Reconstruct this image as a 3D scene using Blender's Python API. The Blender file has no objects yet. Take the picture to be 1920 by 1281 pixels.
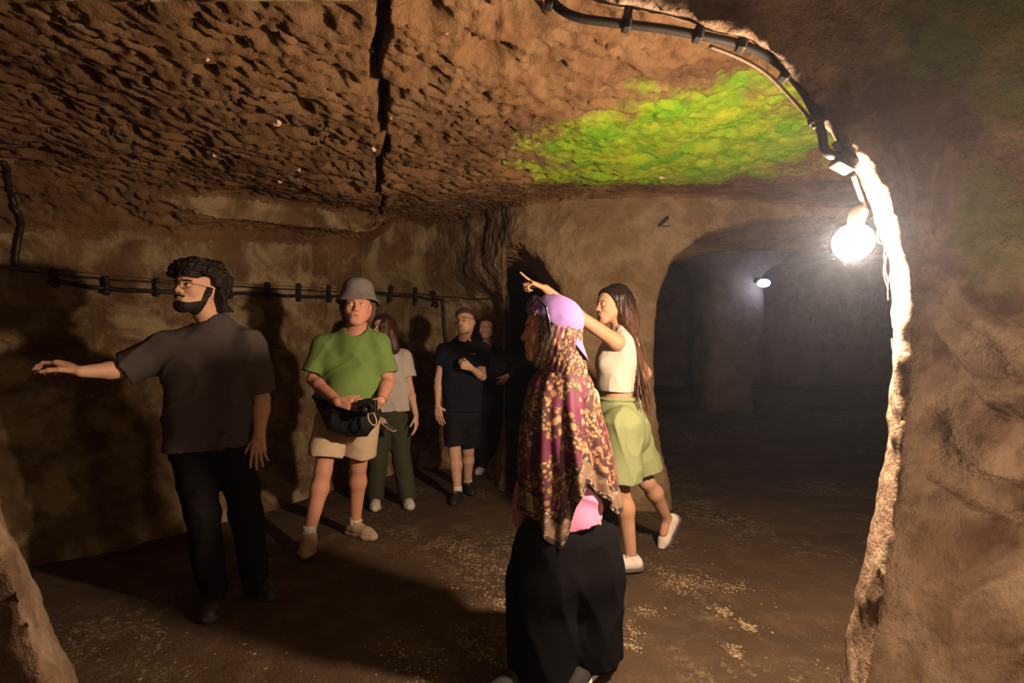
import bpy, math, random
import numpy as np
from mathutils import Vector
random.seed(7)
RNG = np.random.RandomState(11)
SC = bpy.context.scene
COL = SC.collection

# ------------------------------------------------------------------ camera, exposure, world, lights
CAM_H, FOC, HOR = 1.25, 950.0, 686.0          # camera height, focal length and horizon row at 1920 px
cam_d = bpy.data.cameras.new('camera')
cam = bpy.data.objects.new('camera', cam_d); COL.objects.link(cam)
cam.location = (0, 0, CAM_H); cam.rotation_euler = (math.radians(90), 0, 0)
cam_d.sensor_width = 36; cam_d.lens = 36*FOC/1920; cam_d.shift_y = (HOR-640.5)/1920
cam_d.clip_start = .02; cam_d.clip_end = 60
cam_d.dof.use_dof = True; cam_d.dof.focus_distance = 3.6; cam_d.dof.aperture_fstop = 4.0
SC.camera = cam
SC.view_settings.view_transform = 'Standard'; SC.view_settings.look = 'None'
SC.view_settings.exposure = 0; SC.view_settings.gamma = 1; SC.view_settings.use_curve_mapping = False
w = bpy.data.worlds.new('world'); SC.world = w; w.use_nodes = True
w.node_tree.nodes['Background'].inputs[0].default_value = (.02, .02, .03, 1)
w.node_tree.nodes['Background'].inputs[1].default_value = 0.0
LAMP = (1.05, 1.56, 1.63); LAMP_R = .056; LAMP_E = 2450; LAMP_C = (1.0, .69, .44)
FAR_E = 45
HAZE = .0042
def area(name, loc, target, size, power, color):
    d = bpy.data.lights.new(name, 'AREA'); d.size = size; d.energy = power; d.color = color
    o = bpy.data.objects.new(name, d); COL.objects.link(o); o.location = loc
    o.rotation_euler = (Vector(target)-Vector(loc)).to_track_quat('-Z', 'Y').to_euler()
    return o
area('near_rock_fill', (1.55, .35, .8), (1.5, 1.45, .95), .3, 17, (1, .66, .40))     # added fill, out of view on the right, brightens the near rock
area('chamber_fill', (6.0, 8.2, 3.2), (3.0, 8.5, .5), .5, 1.0, (.45, .6, 1.0))     # added cold fill tinting the far chamber, out of sight

# ------------------------------------------------------------------ helpers
def V(*a): return np.array(a, float)
def P(px, py, y): return np.array([(px-960)/FOC*y, y, CAM_H+(HOR-py)/FOC*y])
def nrm(v): v = np.asarray(v, float); return v/np.linalg.norm(v)
_T = RNG.rand(64, 64, 64).astype(np.float32)
def vnoise(x, y, z):
    xi = np.floor(x).astype(np.int32); yi = np.floor(y).astype(np.int32); zi = np.floor(z).astype(np.int32)
    fx = x-xi; fy = y-yi; fz = z-zi
    fx = fx*fx*(3-2*fx); fy = fy*fy*(3-2*fy); fz = fz*fz*(3-2*fz)
    xi &= 63; yi &= 63; zi &= 63; x1 = (xi+1) & 63; y1 = (yi+1) & 63; z1 = (zi+1) & 63
    c = lambda a, b, d: _T[a, b, d]
    v0 = (c(xi, yi, zi)*(1-fx)+c(x1, yi, zi)*fx)*(1-fy)+(c(xi, y1, zi)*(1-fx)+c(x1, y1, zi)*fx)*fy
    v1 = (c(xi, yi, z1)*(1-fx)+c(x1, yi, z1)*fx)*(1-fy)+(c(xi, y1, z1)*(1-fx)+c(x1, y1, z1)*fx)*fy
    return (v0*(1-fz)+v1*fz)*2-1
def fbm(x, y, z, o=3, g=.5):
    s = 0; a = 1; t = 0
    for i in range(o):
        s = s+a*vnoise(x*2**i+i*7.3, y*2**i+i*3.1, z*2**i+i*5.7); t += a; a *= g
    return s/t
def sstep(a, b, x): t = np.clip((x-a)/(b-a), 0, 1); return t*t*(3-2*t)
def smin(a, b, k):
    if k <= 0: return np.minimum(a, b)
    h = np.maximum(k-np.abs(a-b), 0)/k
    return np.minimum(a, b)-h*h*k*.25
def smax(a, b, k): return -smin(-a, -b, k)

def nets(D, o, h):
    """naive surface nets: iso surface of D=0, returns verts, quads (normals towards D>0)"""
    nx, ny, nz = D.shape
    I = D < 0
    cnt = np.zeros((nx-1, ny-1, nz-1), np.int8)
    for a in (0, 1):
        for b in (0, 1):
            for c in (0, 1): cnt += I[a:nx-1+a, b:ny-1+b, c:nz-1+c]
    act = (cnt > 0) & (cnt < 8)
    ci, cj, ck = np.nonzero(act)
    n = len(ci)
    if n == 0: return np.zeros((0, 3)), np.zeros((0, 4), int)
    idx = np.full(act.shape, -1, np.int32); idx[ci, cj, ck] = np.arange(n)
    S = np.zeros((n, 3)); W = np.zeros(n)
    cs = [(a, b, c) for a in (0, 1) for b in (0, 1) for c in (0, 1)]
    val = {q: D[ci+q[0], cj+q[1], ck+q[2]] for q in cs}
    for q in cs:
        for ax in range(3):
            if q[ax] == 0:
                r = list(q); r[ax] = 1; r = tuple(r)
                d0 = val[q]; d1 = val[r]; m = (d0 < 0) != (d1 < 0)
                t = d0[m]/(d0[m]-d1[m])
                for k in range(3):
                    S[m, k] += q[k]+(t if k == ax else 0)
                W[m] += 1
    v = (np.stack([ci, cj, ck], 1)+S/W[:, None])*h+np.asarray(o)
    Q = []
    for ax in range(3):
        u, w_ = (ax+1) % 3, (ax+2) % 3
        sl0 = [slice(None)]*3; sl1 = [slice(None)]*3
        sl0[ax] = slice(0, -1); sl1[ax] = slice(1, None)
        for k in (u, w_): sl0[k] = slice(1, -1); sl1[k] = slice(1, -1)
        A = I[tuple(sl0)]; B = I[tuple(sl1)]
        e = np.stack(np.nonzero(A != B), 1)
        if not len(e): continue
        ins = A[tuple(e.T)]
        e[:, u] += 1; e[:, w_] += 1
        def cell(du, dw):
            f = e.copy(); f[:, u] -= du; f[:, w_] -= dw
            return idx[f[:, 0], f[:, 1], f[:, 2]]
        q = np.stack([cell(1, 1), cell(0, 1), cell(0, 0), cell(1, 0)], 1)
        q[~ins] = q[~ins][:, ::-1]
        Q.append(q)
    return v, np.concatenate(Q)

class F:
    """a distance field built from capsules, ellipsoids and boxes"""
    def __init__(s): s.p = []; s.disp = None; s.planes = []
    def cap(s, a, b, ra, rb, k=.02, u=None, f=1.0, op='+', planes=()):
        s.p.append(('c', np.asarray(a, float), np.asarray(b, float), ra, rb, None if u is None else nrm(u), f, k, op, planes)); return s
    def chain(s, pts, rs, k=.02, **kw):
        for i in range(len(pts)-1): s.cap(pts[i], pts[i+1], rs[i], rs[i+1], k, **kw)
        return s
    def ell(s, c, r, R=None, k=.02, op='+', planes=()):
        s.p.append(('e', np.asarray(c, float), np.asarray(r, float), np.eye(3) if R is None else R, None, None, None, k, op, planes)); return s
    def box(s, c, hf, R=None, rd=.01, k=.01, op='+', planes=()):
        s.p.append(('b', np.asarray(c, float), np.asarray(hf, float), np.eye(3) if R is None else R, rd, None, None, k, op, planes)); return s
    def bounds(s, pad):
        lo = []; hi = []
        for q in s.p:
            if q[8] == '-': continue
            if q[0] == 'c': r = max(q[3], q[4]); lo.append(np.minimum(q[1], q[2])-r); hi.append(np.maximum(q[1], q[2])+r)
            else:
                r = np.abs(q[3])@(q[2]+(q[4] or 0)); lo.append(q[1]-r); hi.append(q[1]+r)
        return np.min(lo, 0)-pad, np.max(hi, 0)+pad
    def ev(s, ax, h):
        D = np.full([len(a) for a in ax], .2, np.float32)
        for q in s.p:
            k = q[7]; m = k+3*h
            if q[0] == 'c':
                r = max(q[3], q[4]); lo = np.minimum(q[1], q[2])-r-m; hi = np.maximum(q[1], q[2])+r+m
            else:
                r = np.abs(q[3])@(q[2]+(q[4] or 0)); lo = q[1]-r-m; hi = q[1]+r+m
            sl = []
            for i in range(3):
                a0 = np.searchsorted(ax[i], lo[i]); a1 = np.searchsorted(ax[i], hi[i]); sl.append(slice(a0, a1))
            if any(t.stop <= t.start for t in sl): continue
            X = ax[0][sl[0]][:, None, None]; Y = ax[1][sl[1]][None, :, None]; Z = ax[2][sl[2]][None, None, :]
            if q[0] == 'c':
                a, b = q[1], q[2]; ba = b-a; L = max(ba@ba, 1e-9)
                x = X-a[0]; y = Y-a[1]; z = Z-a[2]
                t = np.clip((x*ba[0]+y*ba[1]+z*ba[2])/L, 0, 1)
                x = x-ba[0]*t; y = y-ba[1]*t; z = z-ba[2]*t
                rr = q[3]+(q[4]-q[3])*t
                if q[5] is not None:
                    u = q[5]; f = q[6]; vu = (x*u[0]+y*u[1]+z*u[2])*(f-1)
                    x = x+vu*u[0]; y = y+vu*u[1]; z = z+vu*u[2]
                    d = (np.sqrt(x*x+y*y+z*z)-rr)*(1/max(f, 1))**.5
                else: d = np.sqrt(x*x+y*y+z*z)-rr
            else:
                R = q[3]; x = X-q[1][0]; y = Y-q[1][1]; z = Z-q[1][2]
                lx = x*R[0, 0]+y*R[1, 0]+z*R[2, 0]; ly = x*R[0, 1]+y*R[1, 1]+z*R[2, 1]; lz = x*R[0, 2]+y*R[1, 2]+z*R[2, 2]
                if q[0] == 'e':
                    r = q[2]
                    k0 = np.sqrt((lx/r[0])**2+(ly/r[1])**2+(lz/r[2])**2)
                    k1 = np.sqrt((lx/r[0]**2)**2+(ly/r[1]**2)**2+(lz/r[2]**2)**2)+1e-6
                    d = k0*(k0-1)/k1
                else:
                    rd = q[4]; hx, hy, hz = q[2]
                    ex = np.abs(lx)-hx; ey = np.abs(ly)-hy; ez = np.abs(lz)-hz
                    d = np.sqrt(np.maximum(ex, 0)**2+np.maximum(ey, 0)**2+np.maximum(ez, 0)**2)+np.minimum(np.maximum(ex, np.maximum(ey, ez)), 0)-rd
            for pt, n in q[9]:
                d = np.maximum(d, (X-pt[0])*n[0]+(Y-pt[1])*n[1]+(Z-pt[2])*n[2])
            sl = tuple(sl)
            D[sl] = smin(D[sl], d, k) if q[8] == '+' else smax(D[sl], -d, k)
        if s.disp is not None:
            m = np.nonzero(np.abs(D) < .06)
            D[m] += s.disp(ax[0][m[0]], ax[1][m[1]], ax[2][m[2]])
        for pt, n in s.planes:
            D = np.maximum(D, (ax[0][:, None, None]-pt[0])*n[0]+(ax[1][None, :, None]-pt[1])*n[1]+(ax[2][None, None, :]-pt[2])*n[2])
        return D
def axes(lo, hi, h): return [np.arange(lo[i], hi[i]+h, h) for i in range(3)]
def fmesh(f, h, lo=None, hi=None, post=None, pad=.03):
    if lo is None: lo, hi = f.bounds(pad)
    ax = axes(lo, hi, h); D = f.ev(ax, h)
    if post is not None: D = post(D, ax, h)
    return nets(D, [a[0] for a in ax], h)

def mkmesh(name, v, q, smooth=True):
    me = bpy.data.meshes.new(name)
    v = np.asarray(v, np.float32); q = np.asarray(q, np.int32)
    n = len(q); k = q.shape[1] if n else 4
    me.vertices.add(len(v)); me.vertices.foreach_set('co', v.ravel())
    me.loops.add(n*k); me.loops.foreach_set('vertex_index', q.ravel())
    me.polygons.add(n); me.polygons.foreach_set('loop_start', np.arange(0, n*k, k, dtype=np.int32))
    me.polygons.foreach_set('loop_total', np.full(n, k, np.int32))
    me.update(calc_edges=True)
    me.polygons.foreach_set('use_smooth', np.full(n, smooth, bool))
    return me
def obj(name, v, q, m, parent=None, smooth=True, **props):
    me = mkmesh(name, v, q, smooth)
    o = bpy.data.objects.new(name, me); COL.objects.link(o); me.materials.append(m)
    if parent is not None:
        o.parent = parent; o.matrix_parent_inverse = parent.matrix_world.inverted()
    for k_, val in props.items(): o[k_] = val
    return o
def thing(name, loc, label, cat, group=None):
    o = bpy.data.objects.new(name, None); COL.objects.link(o); o.location = tuple(loc); o.empty_display_size = .1
    o['label'] = label; o['category'] = cat
    if group: o['group'] = group
    bpy.context.view_layer.update()
    return o
def fobj(name, f, h, m, parent=None, post=None, lo=None, hi=None, **props):
    v, q = fmesh(f, h, lo, hi, post)
    return obj(name, v, q, m, parent, **props)
def tube(pts, r, n=8, closed=False, caps=True):
    pts = np.asarray(pts, float); m = len(pts); rs = np.broadcast_to(r, (m,))
    V_ = []; prev = None
    for i in range(m):
        a = pts[(i-1) % m] if (closed or i > 0) else pts[i]; b = pts[(i+1) % m] if (closed or i < m-1) else pts[i]
        t = nrm(b-a)
        if prev is None:
            u = np.cross(t, (0, 0, 1)) if abs(t[2]) < .9 else np.cross(t, (1, 0, 0))
        else: u = prev-t*(prev@t)
        u = nrm(u); prev = u; w_ = np.cross(t, u)
        for k in range(n):
            th = 2*math.pi*k/n; V_.append(pts[i]+rs[i]*(math.cos(th)*u+math.sin(th)*w_))
    Q = []
    for i in range(m if closed else m-1):
        j = (i+1) % m
        for k in range(n):
            l = (k+1) % n; Q.append((i*n+k, i*n+l, j*n+l, j*n+k))
    if caps and not closed:
        for base, rev in ((0, True), ((m-1)*n, False)):
            c = len(V_); V_.append(pts[0] if base == 0 else pts[-1])
            for k in range(0, n, 2):
                l = (k+1) % n; l2 = (k+2) % n; Q.append((base+l2, base+l, base+k, c) if rev else (base+k, base+l, base+l2, c))
    return np.array(V_), np.array(Q)
def join(parts):
    vs = []; qs = []; o = 0
    for v, q in parts:
        if len(v) == 0: continue
        vs.append(v); qs.append(np.asarray(q)+o); o += len(v)
    return np.concatenate(vs), np.concatenate(qs)
def spline(pts, n=8):
    pts = [np.asarray(p, float) for p in pts]; out = []
    for i in range(len(pts)-1):
        p0 = pts[max(i-1, 0)]; p1 = pts[i]; p2 = pts[i+1]; p3 = pts[min(i+2, len(pts)-1)]
        for j in range(n):
            t = j/n
            out.append(.5*((2*p1)+(-p0+p2)*t+(2*p0-5*p1+4*p2-p3)*t*t+(-p0+3*p1-3*p2+p3)*t**3))
    out.append(pts[-1]); return np.array(out)

# ------------------------------------------------------------------ materials
class NT:
    def __init__(s, name):
        s.m = bpy.data.materials.new(name); s.m.use_nodes = True; s.t = s.m.node_tree
        s.b = s.t.nodes['Principled BSDF']; s.b.inputs['Specular IOR Level'].default_value = .3
        g = s.t.nodes.new('ShaderNodeNewGeometry'); s.pos = g.outputs['Position']
    def n(s, ty, **kw):
        nd = s.t.nodes.new(ty)
        for k, v in kw.items():
            if k.startswith('i_'):
                nm = k[2:].replace('_', ' '); nm = int(nm) if nm.isdigit() else nm
                if isinstance(v, bpy.types.NodeSocket): s.t.links.new(v, nd.inputs[nm])
                else: nd.inputs[nm].default_value = v
            else: setattr(nd, k, v)
        return nd
    def link(s, a, b): s.t.links.new(a, b)
    def map(s, scale, rot=(0, 0, 0), loc=(0, 0, 0)):
        return s.n('ShaderNodeMapping', i_Vector=s.pos, i_Scale=scale, i_Rotation=rot, i_Location=loc).outputs[0]
    def noise(s, sc, det=4, rough=.55, vec=None, dist=0):
        return s.n('ShaderNodeTexNoise', i_Vector=vec or s.pos, i_Scale=sc, i_Detail=det, i_Roughness=rough, i_Distortion=dist).outputs[0]
    def voro(s, sc, vec=None, feat='F1', out=0, rnd=1):
        return s.n('ShaderNodeTexVoronoi', feature=feat, i_Vector=vec or s.pos, i_Scale=sc, i_Randomness=rnd).outputs[out]
    def ramp(s, fac, stops, interp='LINEAR'):
        r = s.n('ShaderNodeValToRGB', i_0=fac); cr = r.color_ramp; cr.interpolation = interp
        while len(cr.elements) < len(stops): cr.elements.new(.5)
        for e, (p, c) in zip(cr.elements, stops):
            e.position = p; e.color = (c, c, c, 1) if isinstance(c, (int, float)) else (*c, 1)
        return r.outputs[0]
    def mix(s, fac, a, b, mode='MIX'):
        nd = s.n('ShaderNodeMix', data_type='RGBA', blend_type=mode)
        for sock, v in ((nd.inputs[0], fac), (nd.inputs[6], a), (nd.inputs[7], b)):
            if isinstance(v, bpy.types.NodeSocket): s.link(v, sock)
            elif isinstance(v, (int, float)): sock.default_value = v
            else: sock.default_value = (*v, 1) if len(v) == 3 else v
        return nd.outputs[2]
    def math(s, op, a, b=0.0, c=0.0):
        nd = s.n('ShaderNodeMath', operation=op)
        for i, v in enumerate((a, b, c)):
            if isinstance(v, bpy.types.NodeSocket): s.link(v, nd.inputs[i])
            else: nd.inputs[i].default_value = v
        return nd.outputs[0]
    def col(s, c):
        if isinstance(c, bpy.types.NodeSocket): s.link(c, s.b.inputs['Base Color'])
        else: s.b.inputs['Base Color'].default_value = (*c, 1)
        return s
    def rough(s, r): s.b.inputs['Roughness'].default_value = r; return s
    def bump(s, h, dist=.01, st=1.0):
        bn = s.n('ShaderNodeBump', i_Height=h, i_Distance=dist, i_Strength=st); s.link(bn.outputs[0], s.b.inputs['Normal']); return s
def plain(name, c, rough=.8, var=.12, sc=60, bump=.001, metal=0, spec=.3):
    t = NT(name); nz = t.noise(sc, 3)
    t.col(t.mix(nz, tuple(x*(1-var) for x in c), tuple(min(1, x*(1+var)) for x in c))).rough(rough)
    t.b.inputs['Metallic'].default_value = metal; t.b.inputs['Specular IOR Level'].default_value = spec
    if bump: t.bump(t.noise(sc*3, 3), bump)
    return t.m
def cloth(name, c, weave=900, var=.1, bump=.0002, sheen=.0, fold=0):
    t = NT(name); a = t.noise(25, 3); 
    t.col(t.mix(a, tuple(x*(1-var) for x in c), tuple(min(1, x*(1+var)) for x in c))).rough(.9)
    t.b.inputs['Specular IOR Level'].default_value = .06
    h = t.noise(weave, 2)
    if fold: h = t.math('ADD', h, t.math('MULTIPLY', t.noise(9, 2, vec=t.map((1, 1, .5))), fold))
    t.bump(h, bump); return t.m
def skin(name, c):
    t = NT(name); n1 = t.noise(14, 3); n2 = t.noise(180, 2)
    base = t.mix(t.ramp(n1, [(.3, 0.0), (.7, 1.0)]), (c[0]*.93, c[1]*.86, c[2]*.82), c)
    t.col(base).rough(.52); t.b.inputs['Specular IOR Level'].default_value = .3
    t.b.inputs['Subsurface Weight'].default_value = .12; t.b.inputs['Subsurface Radius'].default_value = (1, .35, .2); t.b.inputs['Subsurface Scale'].default_value = .006
    t.bump(n2, .0006, .6); return t.m
def hairm(name, c, stretch=(260, 260, 12), rough=.45, c2=None):
    t = NT(name); n1 = t.noise(1, 3, vec=t.map(stretch))
    c2 = c2 or tuple(x*2.2 for x in c)
    t.col(t.mix(t.ramp(n1, [(.35, 0.0), (.7, 1.0)]), c, c2)).rough(rough); t.bump(n1, .004, .9)
    t.b.inputs['Specular IOR Level'].default_value = .35
    return t.m
# ------------------------------------------------------------------ the cave (one distance field, cut into pieces of the setting)
def poly2(X, Y, pts):
    """signed distance to a polygon, negative inside, on broadcast arrays"""
    d = None; s = None; n = len(pts)
    for i in range(n):
        ax, ay = pts[i]; bx, by = pts[i-1]
        ex, ey = bx-ax, by-ay; wx, wy = X-ax, Y-ay
        t = np.clip((wx*ex+wy*ey)/(ex*ex+ey*ey), 0, 1)
        q = (wx-ex*t)**2+(wy-ey*t)**2
        d = q if d is None else np.minimum(d, q)
        c1 = Y >= ay; c2 = Y < by; c3 = ex*wy > ey*wx
        fl = (c1 & c2 & c3) | (~c1 & ~c2 & ~c3)
        sg = np.where(fl, -1.0, 1.0); s = sg if s is None else s*sg
    return (s*np.sqrt(d)).astype(np.float32)
ROOM = [(-3.15, 1.62), (-3.1, 2.6), (-3.0, 3.1), (-2.5, 3.9), (-1.75, 5.3), (-1.07, 6.3), (-.55, 6.25), (-.2, 5.95), (-.04, 5.2), (.10, 4.62), (.56, 4.42), (1.3, 4.35), (5.0, 4.6), (5.0, 1.62)]
ROOMIN = [(-3.15, 1.62), (-3.1, 2.6), (-3.0, 3.1), (-2.35, 3.65), (-1.72, 4.45), (-1.30, 5.2), (-1.35, 5.9), (-1.07, 6.3), (-.55, 6.25), (-.2, 5.95), (-.04, 5.2), (.10, 4.62), (.56, 4.42), (1.3, 4.35), (5.0, 4.6), (5.0, 1.62)]
ARCH1 = [(1.0, -.3), (1.04, .25), (1.09, .5), (1.15, .89), (1.195, 1.23), (1.18, 1.56), (1.11, 1.85), (1.03, 1.97), (.93, 2.12), (.74, 2.26), (.38, 2.36), (.1, 2.42), (-.3, 2.62), (-.9, 2.8), (-1.7, 2.8), (-2.05, 2.4), (-1.95, 1.7), (-1.64, .98), (-1.53, .69), (-1.37, .25), (-1.28, -.3)]
ARCH2 = [(1.42, -.3), (1.40, .05), (1.33, .47), (1.24, 1.18), (1.25, 1.66), (1.31, 1.97), (1.44, 2.2), (1.68, 2.39), (2.08, 2.49), (2.56, 2.54), (3.6, 2.52), (4.5, 2.3), (4.85, 1.5), (4.9, -.3)]
def ceilh(X, Y): return 2.54+.2*np.maximum(0, Y-3.6)-.10*sstep(-2.0, -3.0, X)+.05*np.sin(X*1.3)
def crack_x(y): return -.258*y+.02*np.sin(y*5)+.012*np.sin(y*13+1)
DOOR = [(-.07, -.3), (.49, -.3), (.50, 1.4), (.48, 1.75), (.42, 1.98), (.28, 2.2), (.1, 2.35), (-.07, 2.38)]
def cave(ax, rough=1.0):
    x = ax[0][:, None, None].astype(np.float32); y = ax[1][None, :, None].astype(np.float32); z = ax[2][None, None, :].astype(np.float32)
    X2 = x[:, :, 0]; Y2 = y[:, :, 0]
    full = poly2(X2+0*Y2, Y2+0*X2, ROOM)[:, :, None]; inn = poly2(X2+0*Y2, Y2+0*X2, ROOMIN)[:, :, None]
    UP = [(-3.15, 1.62), (-3.1, 2.6), (-3.0, 3.1), (-2.5, 3.9), (-1.75, 5.3), (-1.07, 6.25), (-.75, 6.0), (-.32, 5.35), (-.02, 4.75), (.12, 4.60), (.56, 4.42), (1.3, 4.35), (5.0, 4.6), (5.0, 1.62)]
    upp = poly2(X2+0*Y2, Y2+0*X2, UP)[:, :, None]; uz = sstep(1.85, 2.4, z)
    full = full*(1-uz)+upp*uz; inn = np.maximum(inn, upp)
    full = full-(.36*sstep(3.9, 3.3, Y2)*sstep(-2.0, -2.6, X2))[:, :, None]*sstep(.25, 1.4, z)*sstep(2.6, 2.0, z)
    full = full+.10*np.exp(-np.maximum(z, 0)/.30)-.05*np.sin(np.clip(z/2.4, 0, 1)*3.14)
    C = ceilh(X2, Y2)[:, :, None]
    lm = (sstep(-.22, -.30, X2/np.maximum(Y2, .1))*sstep(3.3, 3.9, Y2))[:, :, None]
    low = smax(full, z-(C-.22*lm), .30)
    up = smax(inn, z-C, .10)
    D = smin(low, up, .03)
    br = poly2(X2+0*Y2, Y2+0*X2, [(-2.4, .7), (-.35, .7), (-.1, 2.2), (-2.4, 2.2)])[:, :, None]
    D = smin(D, smax(br, np.maximum(z-C, 2.2-z), .08), .10)
    near = poly2(X2+0*Y2, Y2+0*X2, [(-2.3, -2.6), (2.2, -2.6), (2.2, 1.40), (-2.3, 1.40)])[:, :, None]
    D = np.minimum(D, smax(near, z-2.75, .4))
    if y.min() < 2.4:
        hi_ = sstep(1.62, 1.9, z); sx = 1+(.45+.13*hi_)*(y-1.6); sz = 1+(.28+.28*hi_)*(y-1.6)
        o1 = poly2(x/sx, ((z-1.25)/sz+1.25)+0*x, ARCH1)
        o1 = smax(o1, np.maximum(1.1-y, y-1.8), .02)
        D = smin(D, o1, .05)
    if y.max() > 4:
        o2 = poly2((x+0*z)[:, 0, :], (z+0*x)[:, 0, :], ARCH2)[:, None, :]
        D = smin(D, smax(o2, np.maximum(3.9-y, y-6.2), .05), .06)
        o3 = poly2((x+0*z)[:, 0, :], (z+0*x)[:, 0, :], DOOR)[:, None, :]
        D = smin(D, smax(o3, np.maximum(4.1-y, y-6.5), .04), .05)
        o4 = np.maximum(np.maximum(-.05-x, x-.85), z-2.3)
        D = smin(D, smax(o4+0*y, np.maximum(5.6-y, y-8.2), .04), .05)
        ch = poly2(X2+0*Y2, Y2+0*X2, [(1.15, 5.7), (1.15, 14.0), (10.5, 14.0), (10.5, 5.7)])[:, :, None]
        ch = smax(ch, z-4.0, .5)
        slab = np.maximum(np.abs(y-9.9)-.45, -1e3+0*x)
        opA = np.maximum(np.abs(x-3.12)-.52, z-(2.75+np.sqrt(np.maximum(0, .52**2-(x-3.12)**2))))
        opB = np.maximum(np.abs(x-6.4)-1.75-.12*np.sin(z*1.8), z-(2.6+.55*np.sqrt(np.maximum(0, 1.75**2-(x-6.4)**2))))
        ch = smax(ch, -smax(slab, -np.minimum(opA, opB)+0*y, .15), .1)
        D = np.minimum(D, ch)
        e = ((x+1.46)/.16)**2+((y-4.95)/.22)**2+((z-2.72)/.12)**2          # hollow carved beside the crack to stand in for a dark shadow
        D = smin(D, (np.sqrt(e)-1)*.12, .02)
    # grooves and a bulging block on the near face of the arch wall
    g = F()
    G = [(1745, 598), (1780, 615), (1830, 655), (1880, 735), (1930, 750)]
    g.chain([P(a, b, 1.42) for a, b in G], [.010, .030, .042, .055, .05], .02)
    G = [(1752, 720), (1750, 800), (1770, 870), (1830, 915), (1930, 950)]
    g.chain([P(a, b, 1.42) for a, b in G], [.014, .030, .040, .05, .06], .02)
    if y.min() < 1.4 < y.max():
        D = smin(D, g.ev([ax[0], ax[1], ax[2]], ax[0][1]-ax[0][0]), .03)
    return D
def pits(x, y, sc, seed, ang, stretch, dens=.75, depth=.03):
    """worley pits on a plane: elongated chisel marks"""
    c, s_ = math.cos(ang), math.sin(ang)
    wx = x+.05*vnoise(x*4, y*4, x*0+seed); wy = y+.05*vnoise(x*4+9, y*4, x*0+seed)
    u = (wx*c+wy*s_)*sc/stretch; v = (-wx*s_+wy*c)*sc
    ui = np.floor(u).astype(np.int32); vi = np.floor(v).astype(np.int32)
    best = np.zeros_like(u)
    for a in (-1, 0, 1):
        for b in (-1, 0, 1):
            i = ui+a; j = vi+b
            h1 = _T[i & 63, j & 63, seed & 63]; h2 = _T[j & 63, i & 63, (seed+9) & 63]; h3 = _T[i & 63, (j+17) & 63, (seed+21) & 63]; h4 = _T[(i+31) & 63, j & 63, (seed+33) & 63]
            dx = u-(i+.15+.7*h1); dy = v-(j+.15+.7*h2)
            r = .22+.34*h3
            q = np.sqrt(dx*dx+dy*dy)/r
            val = np.where(h4 < dens, (1-sstep(.45, 1.0, q))*r*1.8, 0)
            best = np.maximum(best, val)
    return best*depth
def subdiv(v, q):
    """split every quad in four, sharing the edge points"""
    E = np.stack([q, np.roll(q, -1, 1)], 2).reshape(-1, 2); E.sort(1)
    key = E[:, 0].astype(np.int64)*len(v)+E[:, 1]
    uq, inv = np.unique(key, return_inverse=True)
    ev = .5*(v[uq//len(v)]+v[uq % len(v)]); fv = v[q].mean(1)
    ei = inv.reshape(-1, 4)+len(v); fi = np.arange(len(q))+len(v)+len(uq)
    Q = []
    for k in range(4): Q.append(np.stack([q[:, k], ei[:, k], fi, ei[:, k-1]], 1))
    return np.concatenate([v, ev, fv]), np.concatenate(Q)
def vnormals(v, q):
    fn = np.cross(v[q[:, 2]]-v[q[:, 0]], v[q[:, 3]]-v[q[:, 1]]); N = np.zeros_like(v)
    for k in range(4):
        for c in range(3): N[:, c] += np.bincount(q[:, k], fn[:, c], len(v))
    return N/(np.linalg.norm(N, axis=1, keepdims=True)+1e-12)
def cut(v, q, m):
    q = q[m]; u, inv = np.unique(q, return_inverse=True); return v[u], inv.reshape(-1, 4)
def cavemesh(lo, hi, h):
    ax = axes(lo, hi, h); D = -cave(ax)          # rock negative: normals point into the air
    v, q = nets(D, [a[0] for a in ax], h); return v, q

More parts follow.
